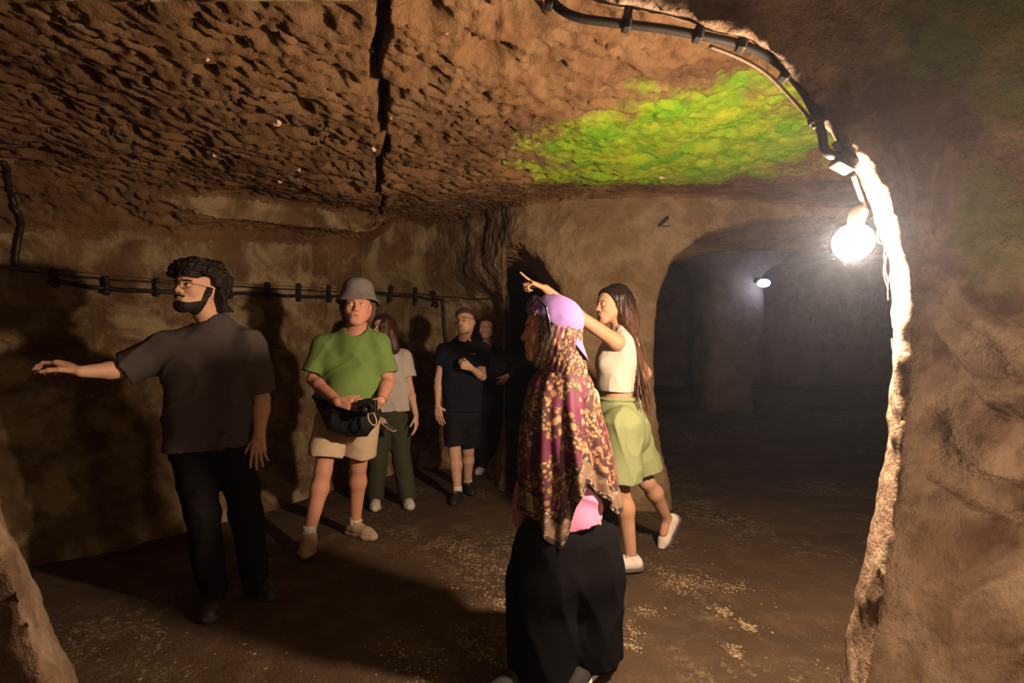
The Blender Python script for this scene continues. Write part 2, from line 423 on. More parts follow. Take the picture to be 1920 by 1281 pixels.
def rock(name, base, light, dark, moss=None, lightamt=.5, bump=.012, bscale=9, stain=None):
    t = NT(name)
    n1 = t.noise(1.6, 5); n2 = t.noise(7, 5, .62); n3 = t.noise(34, 4, .65); n4 = t.noise(3.1, 4, .6, dist=.6)
    c = t.mix(t.ramp(n1, [(.38, 0.0), (.60, 1.0)]), base, dark)
    c = t.mix(t.math('MULTIPLY', t.ramp(n4, [(.46, 0.0), (.62, 1.0)]), lightamt), c, light)
    c = t.mix(t.math('MULTIPLY', t.ramp(n2, [(.56, 0.0), (.70, 1.0)]), lightamt*.6), c, light)
    c = t.mix(t.math('MULTIPLY', t.ramp(n3, [(.50, 0.0), (.72, 1.0)]), .35), c, tuple(x*.55 for x in base))
    c = t.mix(t.math('MULTIPLY', t.ramp(t.voro(60), [(.0, 1.0), (.10, 0.0)]), .28), c, tuple(min(1, x*1.7) for x in light))
    if moss:
        for (cx, cy, cz, rx, ry, rz, mc, mc2, amt) in moss:
            vv = t.n('ShaderNodeMapping', vector_type='POINT', i_Vector=t.pos, i_Location=(-cx/rx, -cy/ry, -cz/rz), i_Scale=(1/rx, 1/ry, 1/rz)).outputs[0]
            ln = t.n('ShaderNodeVectorMath', operation='LENGTH', i_0=vv).outputs[1]
            f = t.math('SUBTRACT', 1.25, ln); f = t.math('ADD', f, t.math('MULTIPLY', t.math('SUBTRACT', t.noise(3.5, 5, .7), .5), 1.5))
            f = t.ramp(f, [(.25, 0.0), (.55, 1.0)])
            mcol = t.mix(t.ramp(t.noise(5, 5, .7), [(.4, 0.0), (.6, 1.0)]), mc, mc2)
            c = t.mix(t.math('MULTIPLY', f, amt), c, mcol)
    t.col(c).rough(.93); t.b.inputs['Specular IOR Level'].default_value = .12
    hgt = t.math('ADD', t.math('MULTIPLY', t.noise(bscale, 6, .65), 1.0), t.math('MULTIPLY', t.noise(bscale*6, 5, .7), .45))
    t.bump(hgt, bump*3); return t.m
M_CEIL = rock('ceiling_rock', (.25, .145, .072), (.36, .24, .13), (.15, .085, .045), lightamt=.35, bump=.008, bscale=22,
    moss=[(1.05, 3.25, 2.6, 1.05, .85, 1.2, (.40, .52, .035), (.17, .42, .02), 1.0)])
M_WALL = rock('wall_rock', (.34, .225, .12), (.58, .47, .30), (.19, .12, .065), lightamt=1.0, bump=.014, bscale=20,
    moss=[(-1.3, 5.9, 2.2, .9, .8, .5, (.16, .15, .05), (.2, .15, .07), .4)])
M_PIL = rock('pillar_rock', (.34, .235, .135), (.50, .38, .25), (.24, .155, .085), lightamt=.6, bump=.012, bscale=16)
M_NEAR = rock('near_rock', (.26, .18, .12), (.46, .36, .27), (.10, .062, .042), lightamt=.6, bump=.012, bscale=7,
    moss=[(1.5, 1.4, 2.25, .5, .5, .4, (.10, .17, .05), (.20, .19, .08), .7), (1.32, 1.4, 1.65, .12, .4, .2, (.12, .2, .06), (.2, .2, .08), .5)])
M_FAR = rock('chamber_rock', (.24, .16, .11), (.30, .22, .16), (.16, .11, .08), lightamt=.3, bump=.02, bscale=5)

def build_cave():
    v, q = cavemesh((-3.7, 1.02, -.2), (5.4, 7.4, 3.45), .028)
    N = vnormals(v, q)
    nr = sstep(1.75, 1.55, v[:, 1])*sstep(.6, .9, v[:, 0])
    big = fbm(v[:, 0]*1.7, v[:, 1]*1.7, v[:, 2]*1.7, 3)*.055+fbm(v[:, 0]*7, v[:, 1]*7, v[:, 2]*7, 3)*(.022-.012*nr)+nr*(fbm(v[:, 0]*4.5, v[:, 1]*4.5, v[:, 2]*4.5+9, 2)*.030-np.maximum(0, .25-np.abs(fbm(v[:, 0]*3, v[:, 1]*3+2, v[:, 2]*3, 2)))*.05)*sstep(1.55, 1.40, v[:, 1])
    big *= sstep(.8, 1.1, v[:, 1])
    v = v+N*big[:, None]
    fc = v[q].mean(1); fn = N[q].mean(1); X, Y, Z = fc.T
    Cx = ceilh(X, Y)
    front = (Y < 1.62+.0*X) & ((X > .9) | (X < -1.2) | (Z > 1.9))
    neararch = (Y < 1.66) & ~((X < -.1) & (fn[:, 2] < -.5) & (Y > 1.2)) | (Y < 1.85) & (Z < 2.36)
    ce = ~neararch & (fn[:, 2] < -.5) & (Z > Cx-.42) & (Y < 6.4)
    chm = ~neararch & ~ce & ((Y > 5.9) & (X > .0) | (Y > 4.75) & (X > 1.35) & (fn[:, 1] > .2))
    pil = ~neararch & ~ce & ~chm & (X > -.2) & (Y > 4.0) & (Y < 5.9)
    left = ~neararch & ~ce & ~chm & ~pil & (X < -1.3)
    rest = ~(neararch | ce | chm | pil | left)
    rgt = rest & (X > 3.6); back = rest & ~rgt
    vis = lambda m: m & (Z > -.12)
    def put(name, m, mat, fine=0, pit=False, small=0.0, struct=None):
        a, b = cut(v, q, vis(m))
        for i in range(fine): a, b = subdiv(a, b)
        n_ = vnormals(a, b)
        if fine:   # keep the border of the piece where it is, so that neighbours still meet
            E = np.sort(np.stack([b, np.roll(b, -1, 1)], 2).reshape(-1, 2), 1); key = E[:, 0].astype(np.int64)*len(a)+E[:, 1]
            uq, ct = np.unique(key, return_counts=True); bd = uq[ct == 1]; isb = np.zeros(len(a), bool); isb[bd//len(a)] = 1; isb[bd % len(a)] = 1
            k = np.where(isb, 0.0, 1.0)
            x, y, z = a.T
            if pit:
                left_ = sstep(.1, -.5, x-crack_x(y))
                d1 = pits(x, y, 15, 3, .9, 1.9, .80, .075); d2 = pits(x, y, 21, 13, -.5, 1.5, .75, .045); d3 = pits(x, y, 34, 23, .2, 1.5, .6, .02)
                d4 = pits(x, y, 6.5, 41, .1, 1.8, .42, .09)
                right = 1-left_
                wm = sstep(-.2, .35, fbm(x*1.1, y*1.1, x*0+3, 2))
                dd = d1*(.35+.65*left_)*(1-.6*wm)+d2*(.4+.5*wm)+d3*.8+d4*(.25+.75*right)
                flat = 1-.75*sstep(3.7, 4.3, y)*sstep(.5, 1.2, x)
                mossy = 1-.45*np.exp(-(((x-1.2)/1.0)**2+((y-3.3)/.8)**2))
                rg = np.abs(fbm(x*16, y*16, z*16, 3))*.016
                dd = (dd*flat*mossy+rg)*sstep(.45, .8, -n_[:, 2])
                cr = np.abs(x-crack_x(y)); wdt = .006+.008*sstep(3.6, 2.0, y)+.004*vnoise(y*9, y*0, y*0)
                dd = np.maximum(dd, .16*(1-sstep(wdt, wdt+.016, cr)))
                dd = dd+.035*left_*sstep(-.5, -.0, x-crack_x(y)+.0)*0
                a = a-n_*(dd*k)[:, None]
            if small:
                sm = fbm(x*22, y*22, z*22, 3)*small
                a = a+n_*(sm*k)[:, None]
        o = obj(name, a, b, mat); o['kind'] = 'structure'; return o
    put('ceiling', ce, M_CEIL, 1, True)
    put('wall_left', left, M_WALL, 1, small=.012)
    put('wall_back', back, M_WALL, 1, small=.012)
    put('wall_pillar', pil, M_PIL, 1, small=.014)
    put('wall_right', rgt, M_WALL)
    put('wall_front', neararch, M_NEAR, 1, small=.007)
    put('trim_1', chm, M_FAR)
    # tunnel round the camera and the far chamber, coarser
    v2, q2 = cavemesh((-2.7, -3.0, -.3), (2.6, 1.16, 3.2), .07)
    n2 = vnormals(v2, q2); v2 = v2+n2*(fbm(v2[:, 0]*2, v2[:, 1]*2, v2[:, 2]*2, 3)*.06*sstep(1.1, .8, v2[:, 1]))[:, None]
    fc2 = v2[q2].mean(1); a, b = cut(v2, q2, (fc2[:, 1] < 1.10) & (fc2[:, 2] > -.15)); o = obj('wall_tunnel', a, b, M_NEAR); o['kind'] = 'structure'
    v3, q3 = cavemesh((.8, 5.3, -.3), (11.0, 14.6, 4.6), .09)
    n3 = vnormals(v3, q3); v3 = v3+n3*(fbm(v3[:, 0]*1.5, v3[:, 1]*1.5, v3[:, 2]*1.5, 4)*.14*sstep(6.2, 7.2, v3[:, 1]))[:, None]
    fc3 = v3[q3].mean(1); a, b = cut(v3, q3, (fc3[:, 1] > 7.2) & (fc3[:, 2] > -.15)); o = obj('wall_chamber', a, b, M_FAR); o['kind'] = 'structure'
    return v

def floor_z(x, y):
    z = fbm(x*1.3, y*1.3, x*0+5, 2)*.018+fbm(x*6, y*6, x*0+8, 3)*.008+np.abs(fbm(x*17, y*17, x*0+2, 2))*.006
    z = z+.40*sstep(6.6, 9.0, y)+.3*sstep(10.2, 10.9, y)
    return z
def build_floor():
    xs = np.concatenate([np.arange(-3.8, 4.7, .026), np.arange(4.8, 11, .1)])
    ys = np.concatenate([np.arange(-3, .8, .1), np.arange(.8, 7.0, .026), np.arange(7.05, 14.6, .1)])
    X, Y = np.meshgrid(xs, ys, indexing='ij')
    Z = floor_z(X, Y)
    v = np.stack([X.ravel(), Y.ravel(), Z.ravel()], 1)
    i, j = np.meshgrid(np.arange(len(xs)-1), np.arange(len(ys)-1), indexing='ij'); b = (i*len(ys)+j).ravel()
    q = np.stack([b, b+len(ys), b+len(ys)+1, b+1], 1)
    t = NT('earth_floor')
    n1 = t.noise(1.3, 4); n2 = t.noise(5, 5, .65)
    c = t.mix(t.ramp(n1, [(.35, 0.0), (.65, 1.0)]), (.085, .056, .034), (.060, .038, .023))
    c = t.mix(t.math('MULTIPLY', t.ramp(n2, [(.5, 0.0), (.7, 1.0)]), .5), c, (.15, .10, .06))
    # pale trodden chalk: ragged crusts gathered in patches
    patch = t.ramp(t.noise(1.15, 2, .5, vec=t.map((1, 1, 1), loc=(3.1, .4, 0))), [(.50, 0.0), (.66, 1.0)])
    vein = t.ramp(t.math('ABSOLUTE', t.math('SUBTRACT', t.noise(3.6, 6, .72, dist=.8), .5)), [(.012, 1.0), (.045, 0.0)])
    crust = t.math('MULTIPLY', t.math('MULTIPLY', patch, vein), t.ramp(t.noise(26, 4, .7), [(.42, 0.0), (.58, 1.0)]))
    c = t.mix(crust, c, (.30, .235, .15))
    t.col(c).rough(.85); t.b.inputs['Specular IOR Level'].default_value = .25
    h = t.math('ADD', t.math('ADD', t.noise(18, 6, .7), t.math('MULTIPLY', t.noise(90, 4, .7), .35)), t.math('MULTIPLY', crust, .6))
    t.bump(h, .02)
    o = obj('floor', v, q, t.m); o['kind'] = 'structure'
# ------------------------------------------------------------------ people: shared anatomy
class Head:
    def __init__(s, c, face, roll=0.0, sc=1.0):
        y = nrm(face); x = nrm(np.cross(y, (0, 0, 1))); z = np.cross(x, y)
        cr, sr = math.cos(roll), math.sin(roll)
        x, z = x*cr+z*sr, z*cr-x*sr
        s.R = np.stack([x, y, z], 1); s.c = np.asarray(c, float); s.s = sc
    def __call__(s, x, y, z): return s.c+s.R@(np.array([x, y, z])*s.s)
    def loc(s, X, Y, Z):
        a = np.stack([X-s.c[0], Y-s.c[1], Z-s.c[2]], -1)@s.R/s.s; return a[..., 0], a[..., 1], a[..., 2]
def head_field(f, H, fem=False, fat=0.0, ears=True):
    s = H.s; e = 1 if not fem else .92
    E = lambda c, r, k=.02, op='+': f.ell(H(*c), np.array(r)*s, H.R, k*s, op)
    C = lambda a, b, ra, rb, k=.02, op='+': f.cap(H(*a), H(*b), ra*s, rb*s, k*s, op=op)
    E((0, -.018, .034), (.075, .094, .086)); E((0, .030, .028), (.062, .062, .066), .03)
    E((0, .030, -.030), (.057+fat*.6, .060, .080), .03)
    for q in (-1, 1):
        C((q*.052, .0, -.045), (q*.020, .066, -.098), .020*e+fat, .017*e+fat*.6, .03)
        E((q*.037, .060, -.028), (.024+fat*.6, .022, .024), .025)
        C((q*.012, .086, .024), (q*.042, .070, .024), .010, .009, .016)
    E((0, .072, -.104), (.020*e, .016, .016), .025)
    E((0, .078, -.060), (.030, .018, .026), .02)
    for q in (-1, 1): E((q*.031, .094, .004), (.019, .016, .013), .012, '-')
    C((0, .086, .010), (0, .106, -.026), .0075, .0105 if not fem else .0085, .012)
    E((0, .106, -.032), (.009, .010, .009), .008)
    for q in (-1, 1):
        E((q*.013, .098, -.034), (.0075, .011, .008), .006)
        E((q*.007, .102, -.041), (.0035, .005, .003), .002, '-')
    # lips, with the line between them
    C((-.021, .089, -.0610), (.021, .089, -.0610), .0050, .0050, .008); C((0, .092, -.060), (0, .092, -.060), .0065, .0065, .010)
    C((-.019, .0895, -.0712), (.019, .0895, -.0712), .0055, .0055, .008)
    E((0, .064, -.086), (.034, .022, .022), .025); E((0, .100, -.084), (.016, .006, .006), .008, '-')
    # eyeball bulge with lids
    for q in (-1, 1):
        f.ell(H(q*.031, .0755, .002), np.array((.0158, .0158, .0158))*s, H.R, .003*s, planes=[(H(0, 0, .0065), -H.R[:, 2])])
        f.ell(H(q*.031, .0755, .002), np.array((.0155, .0155, .0155))*s, H.R, .003*s, planes=[(H(0, 0, -.0045), H.R[:, 2])])
    if ears:
        for q in (-1, 1):
            E((q*.078, -.012, -.006), (.008, .017, .030), .006); E((q*.074, .004, -.026), (.006, .008, .010), .006)
            E((q*.087, -.008, .000), (.005, .008, .015), .003, '-')
def put_eyes(H, par, iris, look=(0, 0), open_=True):
    for q in (-1, 1):
        c = H(q*.031, .0765, .0025); d = H.R@nrm((look[0], 1, look[1]))
        n, m = 14, 10; v = []; Q = []
        up = H.R[:, 2]; u = nrm(np.cross(d, up)); w_ = np.cross(u, d); r = .0128*H.s
        for i in range(m+1):
            th = math.pi*i/m
            for k in range(n):
                ph = 2*math.pi*k/n; v.append(c+r*(d*math.cos(th)+math.sin(th)*(u*math.cos(ph)+w_*math.sin(ph))))
        for i in range(m):
            for k in range(n): l = (k+1) % n; Q.append((i*n+k, (i+1)*n+k, (i+1)*n+l, i*n+l))
        e = obj('eye', v, Q, M_EYE, par)
        for rr, mm, nm, off in ((.0062, iris, 'iris', 1.012), (.0028, M_BLACK, 'pupil', 1.03)):
            v = [c+d*r*off*1.0]; a = math.asin(rr/.0128)
            for k in range(12): ph = 2*math.pi*k/12; v.append(c+r*off*(d*math.cos(a)+math.sin(a)*(u*math.cos(ph)+w_*math.sin(ph))))
            o = obj(nm, v, [(0, 1+k, 1+(k+1) % 12, 1+(k+2) % 12) for k in range(0, 12, 2)], mm, e)
def hand(f, w, fd, pn, th, s=1.0, curls=(.3, .3, .3, .3), thumb=(.3, .6), spread=.08, fem=False, collect=None):
    """wrist w, finger direction fd, palm normal pn (where the palm faces), th side of the thumb"""
    fd = nrm(fd); pn = nrm(np.asarray(pn)-fd*np.dot(pn, fd)); td = nrm(np.asarray(th)-fd*np.dot(th, fd)-pn*np.dot(th, pn))
    g = .90 if fem else 1.0
    W = lambda x, y, z: np.asarray(w)+s*(fd*x+td*y-pn*z)
    ks = [(.088, .030), (.092, .010), (.088, -.010), (.080, -.028)]
    for (kx, ky) in ks:
        f.cap(W(.002, ky*.55, 0), W(kx, ky, 0), .0155*s*g, .0125*s*g, .010*s)
    f.cap(W(.03, .018, -.003), W(.07, .0, -.002), .015*s*g, .014*s*g, .012*s)
    segs = [(.044, .026, .021), (.049, .030, .023), (.045, .028, .022), (.036, .022, .019)]
    rr = [.0088, .0090, .0084, .0074]
    tips = []
    for i, (kx, ky) in enumerate(ks):
        cu = curls[i]; cu = (cu*.9, cu*1.1, cu*.8) if not isinstance(cu, tuple) else cu
        p = W(kx, ky, 0); a = 0; y0 = (1.5-i)*spread
        for j in range(3):
            a += cu[j]
            d = nrm(fd*math.cos(a)+pn*math.sin(a)+td*y0*math.cos(a))
            q = p+d*segs[i][j]*s
            f.cap(p, q, (rr[i]-.0006*j)*s*g, (rr[i]-.0006*(j+1))*s*g, .0035*s); p = q
        tips.append(p)
    p = W(.018, .022, -.004); a = thumb[0]
    d = nrm(fd*math.cos(thumb[1]+.25)+td*math.sin(thumb[1]+.25)+pn*.25)
    for L, r0, r1, c in ((.042, .0150, .0115, 0), (.034, .0110, .0100, 1), (.027, .0098, .0085, 1)):
        if c: d = nrm(d+pn*a*.6+fd*a*.35-td*a*.25)
        q = p+d*L*s; f.cap(p, q, r0*s*g, r1*s*g, .006*s); p = q
    return tips
def build_skin(name, f, m, par, fines, h=.009):
    """the body as one mesh: coarse field plus finely sampled head and hands, all from the same surface"""
    parts = []; lo, hi = f.bounds(.03)
    v, q = fmesh(f, h, lo, hi); c = v[q].mean(1); keep = np.ones(len(q), bool)
    for (a, b, hh) in fines:
        e = h*.6
        keep &= ~np.all((c > a+e) & (c < b-e), axis=1)
    parts.append(cut(v, q, keep))
    for (a, b, hh) in fines:
        v, q = fmesh(f, hh, a-hh*2, b+hh*2); c = v[q].mean(1)
        parts.append(cut(v, q, np.all((c > a) & (c < b), axis=1)))
    v, q = join(parts); return obj(name, v, q, m, par)
def arm(f, S, E, Wr, s=1.0, fat=1.0):
    f.cap(S, E, .050*s*fat, .040*s*fat, .03); 
    m = E+(Wr-E)*.28; f.cap(E, m, .038*s*fat, .041*s*fat, .02); f.cap(m, Wr, .041*s*fat, .0265*s, .02)
def leg(f, Hp, K, A, s=1.0, fat=1.0, back=(0, 1, 0)):
    f.cap(Hp, K, .078*s*fat, .054*s*fat, .03)
    b = nrm(back); m = K+(A-K)*.30+b*.012*s
    f.cap(K, m, .052*s*fat, .058*s*fat, .03); f.cap(m, A, .056*s*fat, .036*s, .03)
def shoe(name, par, A, toe, m_up, m_sole, s=1.0, pitch=0.0, ground=True, laces=None, h=.006, nm='shoe', low=.075, zg=0.0):
    """shoe under ankle A, toe = horizontal direction; pitch lifts the heel"""
    t = nrm((toe[0], toe[1], 0)); up = V(0, 0, 1); sd = np.cross(t, up)
    cp, sp = math.cos(pitch), math.sin(pitch)
    tt = t*cp-up*sp; uu = up*cp+t*sp; R = np.stack([sd, tt, uu], 1)
    base = np.asarray(A, float)-uu*low*s*1.18
    Lp = lambda x, y, z: base+R@(V(x, y, z)*s)
    f = F(); kw = dict(u=uu, f=1.0)
    f.cap(Lp(0, -.035, .045), Lp(0, .03, .048), .040*s, .042*s, .02)
    f.cap(Lp(0, .03, .048), Lp(0, .12, .030), .042*s, .044*s, .02)
    f.cap(Lp(0, .12, .030), Lp(0, .165, .026), .043*s, .034*s, .02)
    f.cap(Lp(0, -.02, .05), Lp(0, -.005, .098), .040*s, .040*s, .02, planes=[(Lp(0, 0, .100), R@nrm((0, .28, 1)))])
    f.cap(Lp(0, -.012, .085), Lp(0, -.004, .14), .034*s, .036*s, .004, op='-')
    f.planes = [(Lp(0, 0, .018), -uu)]
    up_ = fobj(nm, f, h*s, m_up, par)
    g = F()
    g.cap(Lp(0, -.040, .022), Lp(0, .03, .020), .043*s, .040*s, .02)
    g.cap(Lp(0, .03, .020), Lp(0, .125, .022), .041*s, .048*s, .02)
    g.cap(Lp(0, .125, .022), Lp(0, .168, .026), .047*s, .036*s, .02)
    g.planes = [(Lp(0, 0, .034), uu), (Lp(0, 0, .0), -uu)]
    fobj('sole', g, h*s, m_sole, up_)
    if laces:
        ps = []
        for i in range(4):
            y = .045+.020*i; z = .092-.0105*i; w = .024-.001*i
            ps.append(tube(spline([Lp(-w, y-.006, z-.010), Lp(-w*.3, y-.002, z+.002), Lp(w*.4, y+.003, z+.002), Lp(w, y+.008, z-.010)], 3), .0028*s, 6))
        for q in (-1, 1): ps.append(tube(spline([Lp(0, .042, .098), Lp(q*.022, .030, .110), Lp(q*.034, .036, .098), Lp(q*.010, .044, .096)], 4), .0022*s, 6))
        v, q = join(ps); obj('laces', v, q, laces, up_)
    return up_
def shell(name, f, H, par, m, t, region, h=.0035, disp=None, lo=None, hi=None, **pr):
    """a layer of thickness t over field f inside region(lx, ly, lz) < 0 (head-local metres)"""
    lo_, hi_ = (H.c-.17*H.s, H.c+.17*H.s) if lo is None else (lo, hi)
    def post(D, ax, hh):
        X = ax[0][:, None, None]+0*D; Y = ax[1][None, :, None]+0*D; Z = ax[2][None, None, :]+0*D
        lx, ly, lz = H.loc(X, Y, Z)
        tt = t(lx, ly, lz) if callable(t) else t
        d = D-tt*H.s
        if disp is not None: d = d+disp(lx, ly, lz)*H.s
        return smax(d, region(lx, ly, lz)*H.s, .006)
    v, q = fmesh(f, h, lo_, hi_, post)
    return obj(name, v, q, m, par, **pr)
def el_(lx, ly, lz, c, r): return (np.sqrt(((lx-c[0])/r[0])**2+((ly-c[1])/r[1])**2+((lz-c[2])/r[2])**2)-1)*min(r)
def brows(H, f, par, m, w=.0035):
    for q in (-1, 1):
        def reg(lx, ly, lz, q=q):
            x = (lx*q-.031)
            return np.maximum(np.maximum(np.abs(x)-.019, np.abs(lz-(.0225-.16*np.abs(x)+.10*x*0))-w), .05-ly)
        shell('eyebrow', f, H, par, m, .0028, reg, .003, lo=H(q*.031, .085, .022)-.045, hi=H(q*.031, .085, .022)+.045)
def lips(H, f, par, m):
    shell('lips', f, H, par, m, .0007, lambda x, y, z: el_(x, y, z, (0, .092, -.066), (.0260, .02, .0085)), .003, lo=H(0, .09, -.066)-.04, hi=H(0, .09, -.066)+.04)
    v, q = tube(spline([H(-.025, .0885, -.0640), H(-.010, .0975, -.0655), H(0, .0990, -.0662), H(.010, .0975, -.0655), H(.025, .0885, -.0640)], 4), .0011*H.s, 5); obj('mouth_line', v, q, M_MOUTH, par)
    for q_ in (-1, 1):
        v, q = tube(spline([H(q_*.0165, .0875, .0035), H(q_*.024, .0905, .0072), H(q_*.033, .0915, .0080), H(q_*.0435, .0855, .0045)], 4), .0010*H.s, 5); obj('lash_line', v, q, M_MOUTH, par)
def glasses(H, par, m, lens, r=.021, rim=.0013, square=False, name='glasses'):
    ps = []; g = None
    cs = []
    for q in (-1, 1):
        c = (q*.033, .104, .0); pts = []
        for k in range(24):
            a = 2*math.pi*k/24; ca, sa = math.cos(a), math.sin(a)
            if square: ca = np.sign(ca)*abs(ca)**.6; sa = np.sign(sa)*abs(sa)**.6
            pts.append(H(c[0]+ca*r*1.15, c[1]-abs(c[0]+ca*r)*.13, c[2]+sa*r*.92))
        cs.append(pts); ps.append(tube(pts, rim*H.s, 6, closed=True))
        ps.append(tube(spline([H(q*.057, .097, .006), H(q*.078, .085, .006), H(q*.083, .0, .006), H(q*.080, -.02, -.006)], 5), rim*1.1*H.s, 6))
    ps.append(tube(spline([H(-.010, .104, .004), H(0, .107, .007), H(.010, .104, .004)], 4), rim*H.s, 6))
    v, q = join(ps); o = obj(name, v, q, m, par)
    for pts in cs:
        c = np.mean(pts, 0); n = len(pts)
        v = [c-H.R[:, 1]*.0004]+pts+[c+H.R[:, 1]*.0004]+[p+H.R[:, 1]*.0008 for p in pts]
        Q = [(0, 1+(k+2) % n, 1+(k+1) % n, 1+k) for k in range(0, n, 2)]+[(n+1, n+2+k, n+2+(k+1) % n, n+2+(k+2) % n) for k in range(0, n, 2)]
        obj('lens', v, Q, lens, o)
    return o
def folds(amp, fx=5, fz=2.2, seed=0, ridge=True):
    def d(x, y, z):
        a = fbm(x*fx+seed, y*fx, z*fz+seed*.7, 3, .5)
        b = (1-np.abs(vnoise(x*fx*1.3+3+seed+z*3.5, y*fx*1.3, z*fz*1.5-x*3.0)))**3
        c = (1-np.abs(vnoise(x*fx*1.1-z*4.5+seed*2, y*fx*1.1, z*fz*1.7+x*4.0)))**4
        return -amp*(.9*a+.9*b+.9*c)+amp*.25
    return d
M_EYE = plain('eye_white', (.75, .70, .66), .25, .03, 40, 0, spec=.6)
M_BLACK = plain('pupil_black', (.01, .01, .01), .2, 0, 40, 0, spec=.6)
M_IRIS = plain('brown_iris', (.10, .05, .02), .25, .1, 400, 0, spec=.6)
M_IRISB = plain('blue_iris', (.16, .22, .28), .25, .1, 400, 0, spec=.6)
M_MOUTH = plain('dark_mouth', (.06, .02, .016), .6, 0, 50, 0)
M_LIPS = plain('lip_skin', (.42, .17, .13), .45, .08, 200, .0003)
M_LIPSD = plain('lip_pink', (.50, .15, .14), .4, .08, 200, .0003)
def glassm():
    m = bpy.data.materials.new('spectacle_glass'); m.use_nodes = True; nt = m.node_tree; b = nt.nodes['Principled BSDF']
    tr = nt.nodes.new('ShaderNodeBsdfTransparent'); mx = nt.nodes.new('ShaderNodeMixShader'); gl = nt.nodes.new('ShaderNodeBsdfGlossy'); gl.inputs['Roughness'].default_value = .03
    mx.inputs[0].default_value = .05; nt.links.new(tr.outputs[0], mx.inputs[1]); nt.links.new(gl.outputs[0], mx.inputs[2]); nt.links.new(mx.outputs[0], nt.nodes['Material Output'].inputs[0])
    return m
M_LENS = glassm()
# ------------------------------------------------------------------ people: the seven visitors
def foot(px, y, z=.095): return V((px-960)/FOC*y, y, z)
def cuff(f, a, b, fr, r0, r1, inner, k=.03):
    a = np.asarray(a); b = np.asarray(b); c = a+(b-a)*fr; d = nrm(b-a)
    f.cap(a, c+d*.04, r0, r1, k, planes=[(c, d)])
    return (c-d*.025, c+d*.08, inner)
def carve(f, hollows):
    for a, b, r in hollows: f.cap(a, b, r, r, .004, op='-')
def torso(f, N, SL, SR, HL, HR, rS, rW, rH, u, fu=1.15, k=.07, wl=.5, shr=.05, top=.10):
    mid = lambda a, b, t: a*(1-t)+b*t
    dn = V(0, 0, -top)
    for a, b, ha, hb in ((SL, SR, HL, HR), (SR, SL, HR, HL)):
        s_ = mid(a, b, .22)+dn; h_ = mid(ha, hb, .10); w_ = mid(mid(s_, h_, wl), mid(mid(b, a, .22)+dn, mid(hb, ha, .10), wl), .10)
        f.cap(s_, w_, rS, rW, k, u, fu); f.cap(w_, h_, rW, rH, k, u, fu)
        f.cap(mid(N, a, .25)+V(0, 0, -.02), a, shr*.95, shr*1.08, .05)
def neck_hole(f, H, N, r=.062, add=True): 
    if add: f.cap(N+V(0, 0, -.10), N+V(0, 0, -.006), r+.050, r+.016, .05)
    f.cap(N+V(0, 0, -.05), H(0, -.02, -.05), r, r*.98, .006, op='-', planes=[(N, -nrm((0, -.45, 1)))])
def boxof(*pts, m=.05):
    p = np.array(pts); return p.min(0)-m, p.max(0)+m
def neck(f, H, N, r=.056): f.cap(H(0, -.025, -.050), N, r*.95, r, .03); f.cap(N, N+V(0, .012, -.07), r*1.0, r*1.1, .03)

def hair_cap(name, f, H, par, m, t=.016, curl=.0, cs=60, hairline=None, low=-.05, h=.004, behind=.0):
    hl = hairline or (lambda x, y, z: y-(.040+.9*(z-.030)) if False else None)
    def region(x, y, z):
        front = (y-.052)-.0*z
        cut_ = np.where(z > .066, -.02, np.maximum(y-.015-.55*(z-.0)*1.0, -9))     # face opening below the hairline
        cut_ = np.minimum(cut_, np.where(z > .05, y-.078, 9))
        return np.maximum(np.maximum(cut_, low-z), np.where((np.abs(x) > .062) & (z < .012) & (y > -.028), .01, -.01))
    disp = None
    if curl: disp = lambda x, y, z: -(curl*(1-2*np.abs(fbm(x*cs, y*cs, z*cs, 2)))+curl*.7*fbm(x*cs*.35, y*cs*.35, z*cs*.35, 2))
    return shell(name, f, H, par, m, t, hairline or region, h, disp, lo=H.c-.2*H.s, hi=H.c+.2*H.s)

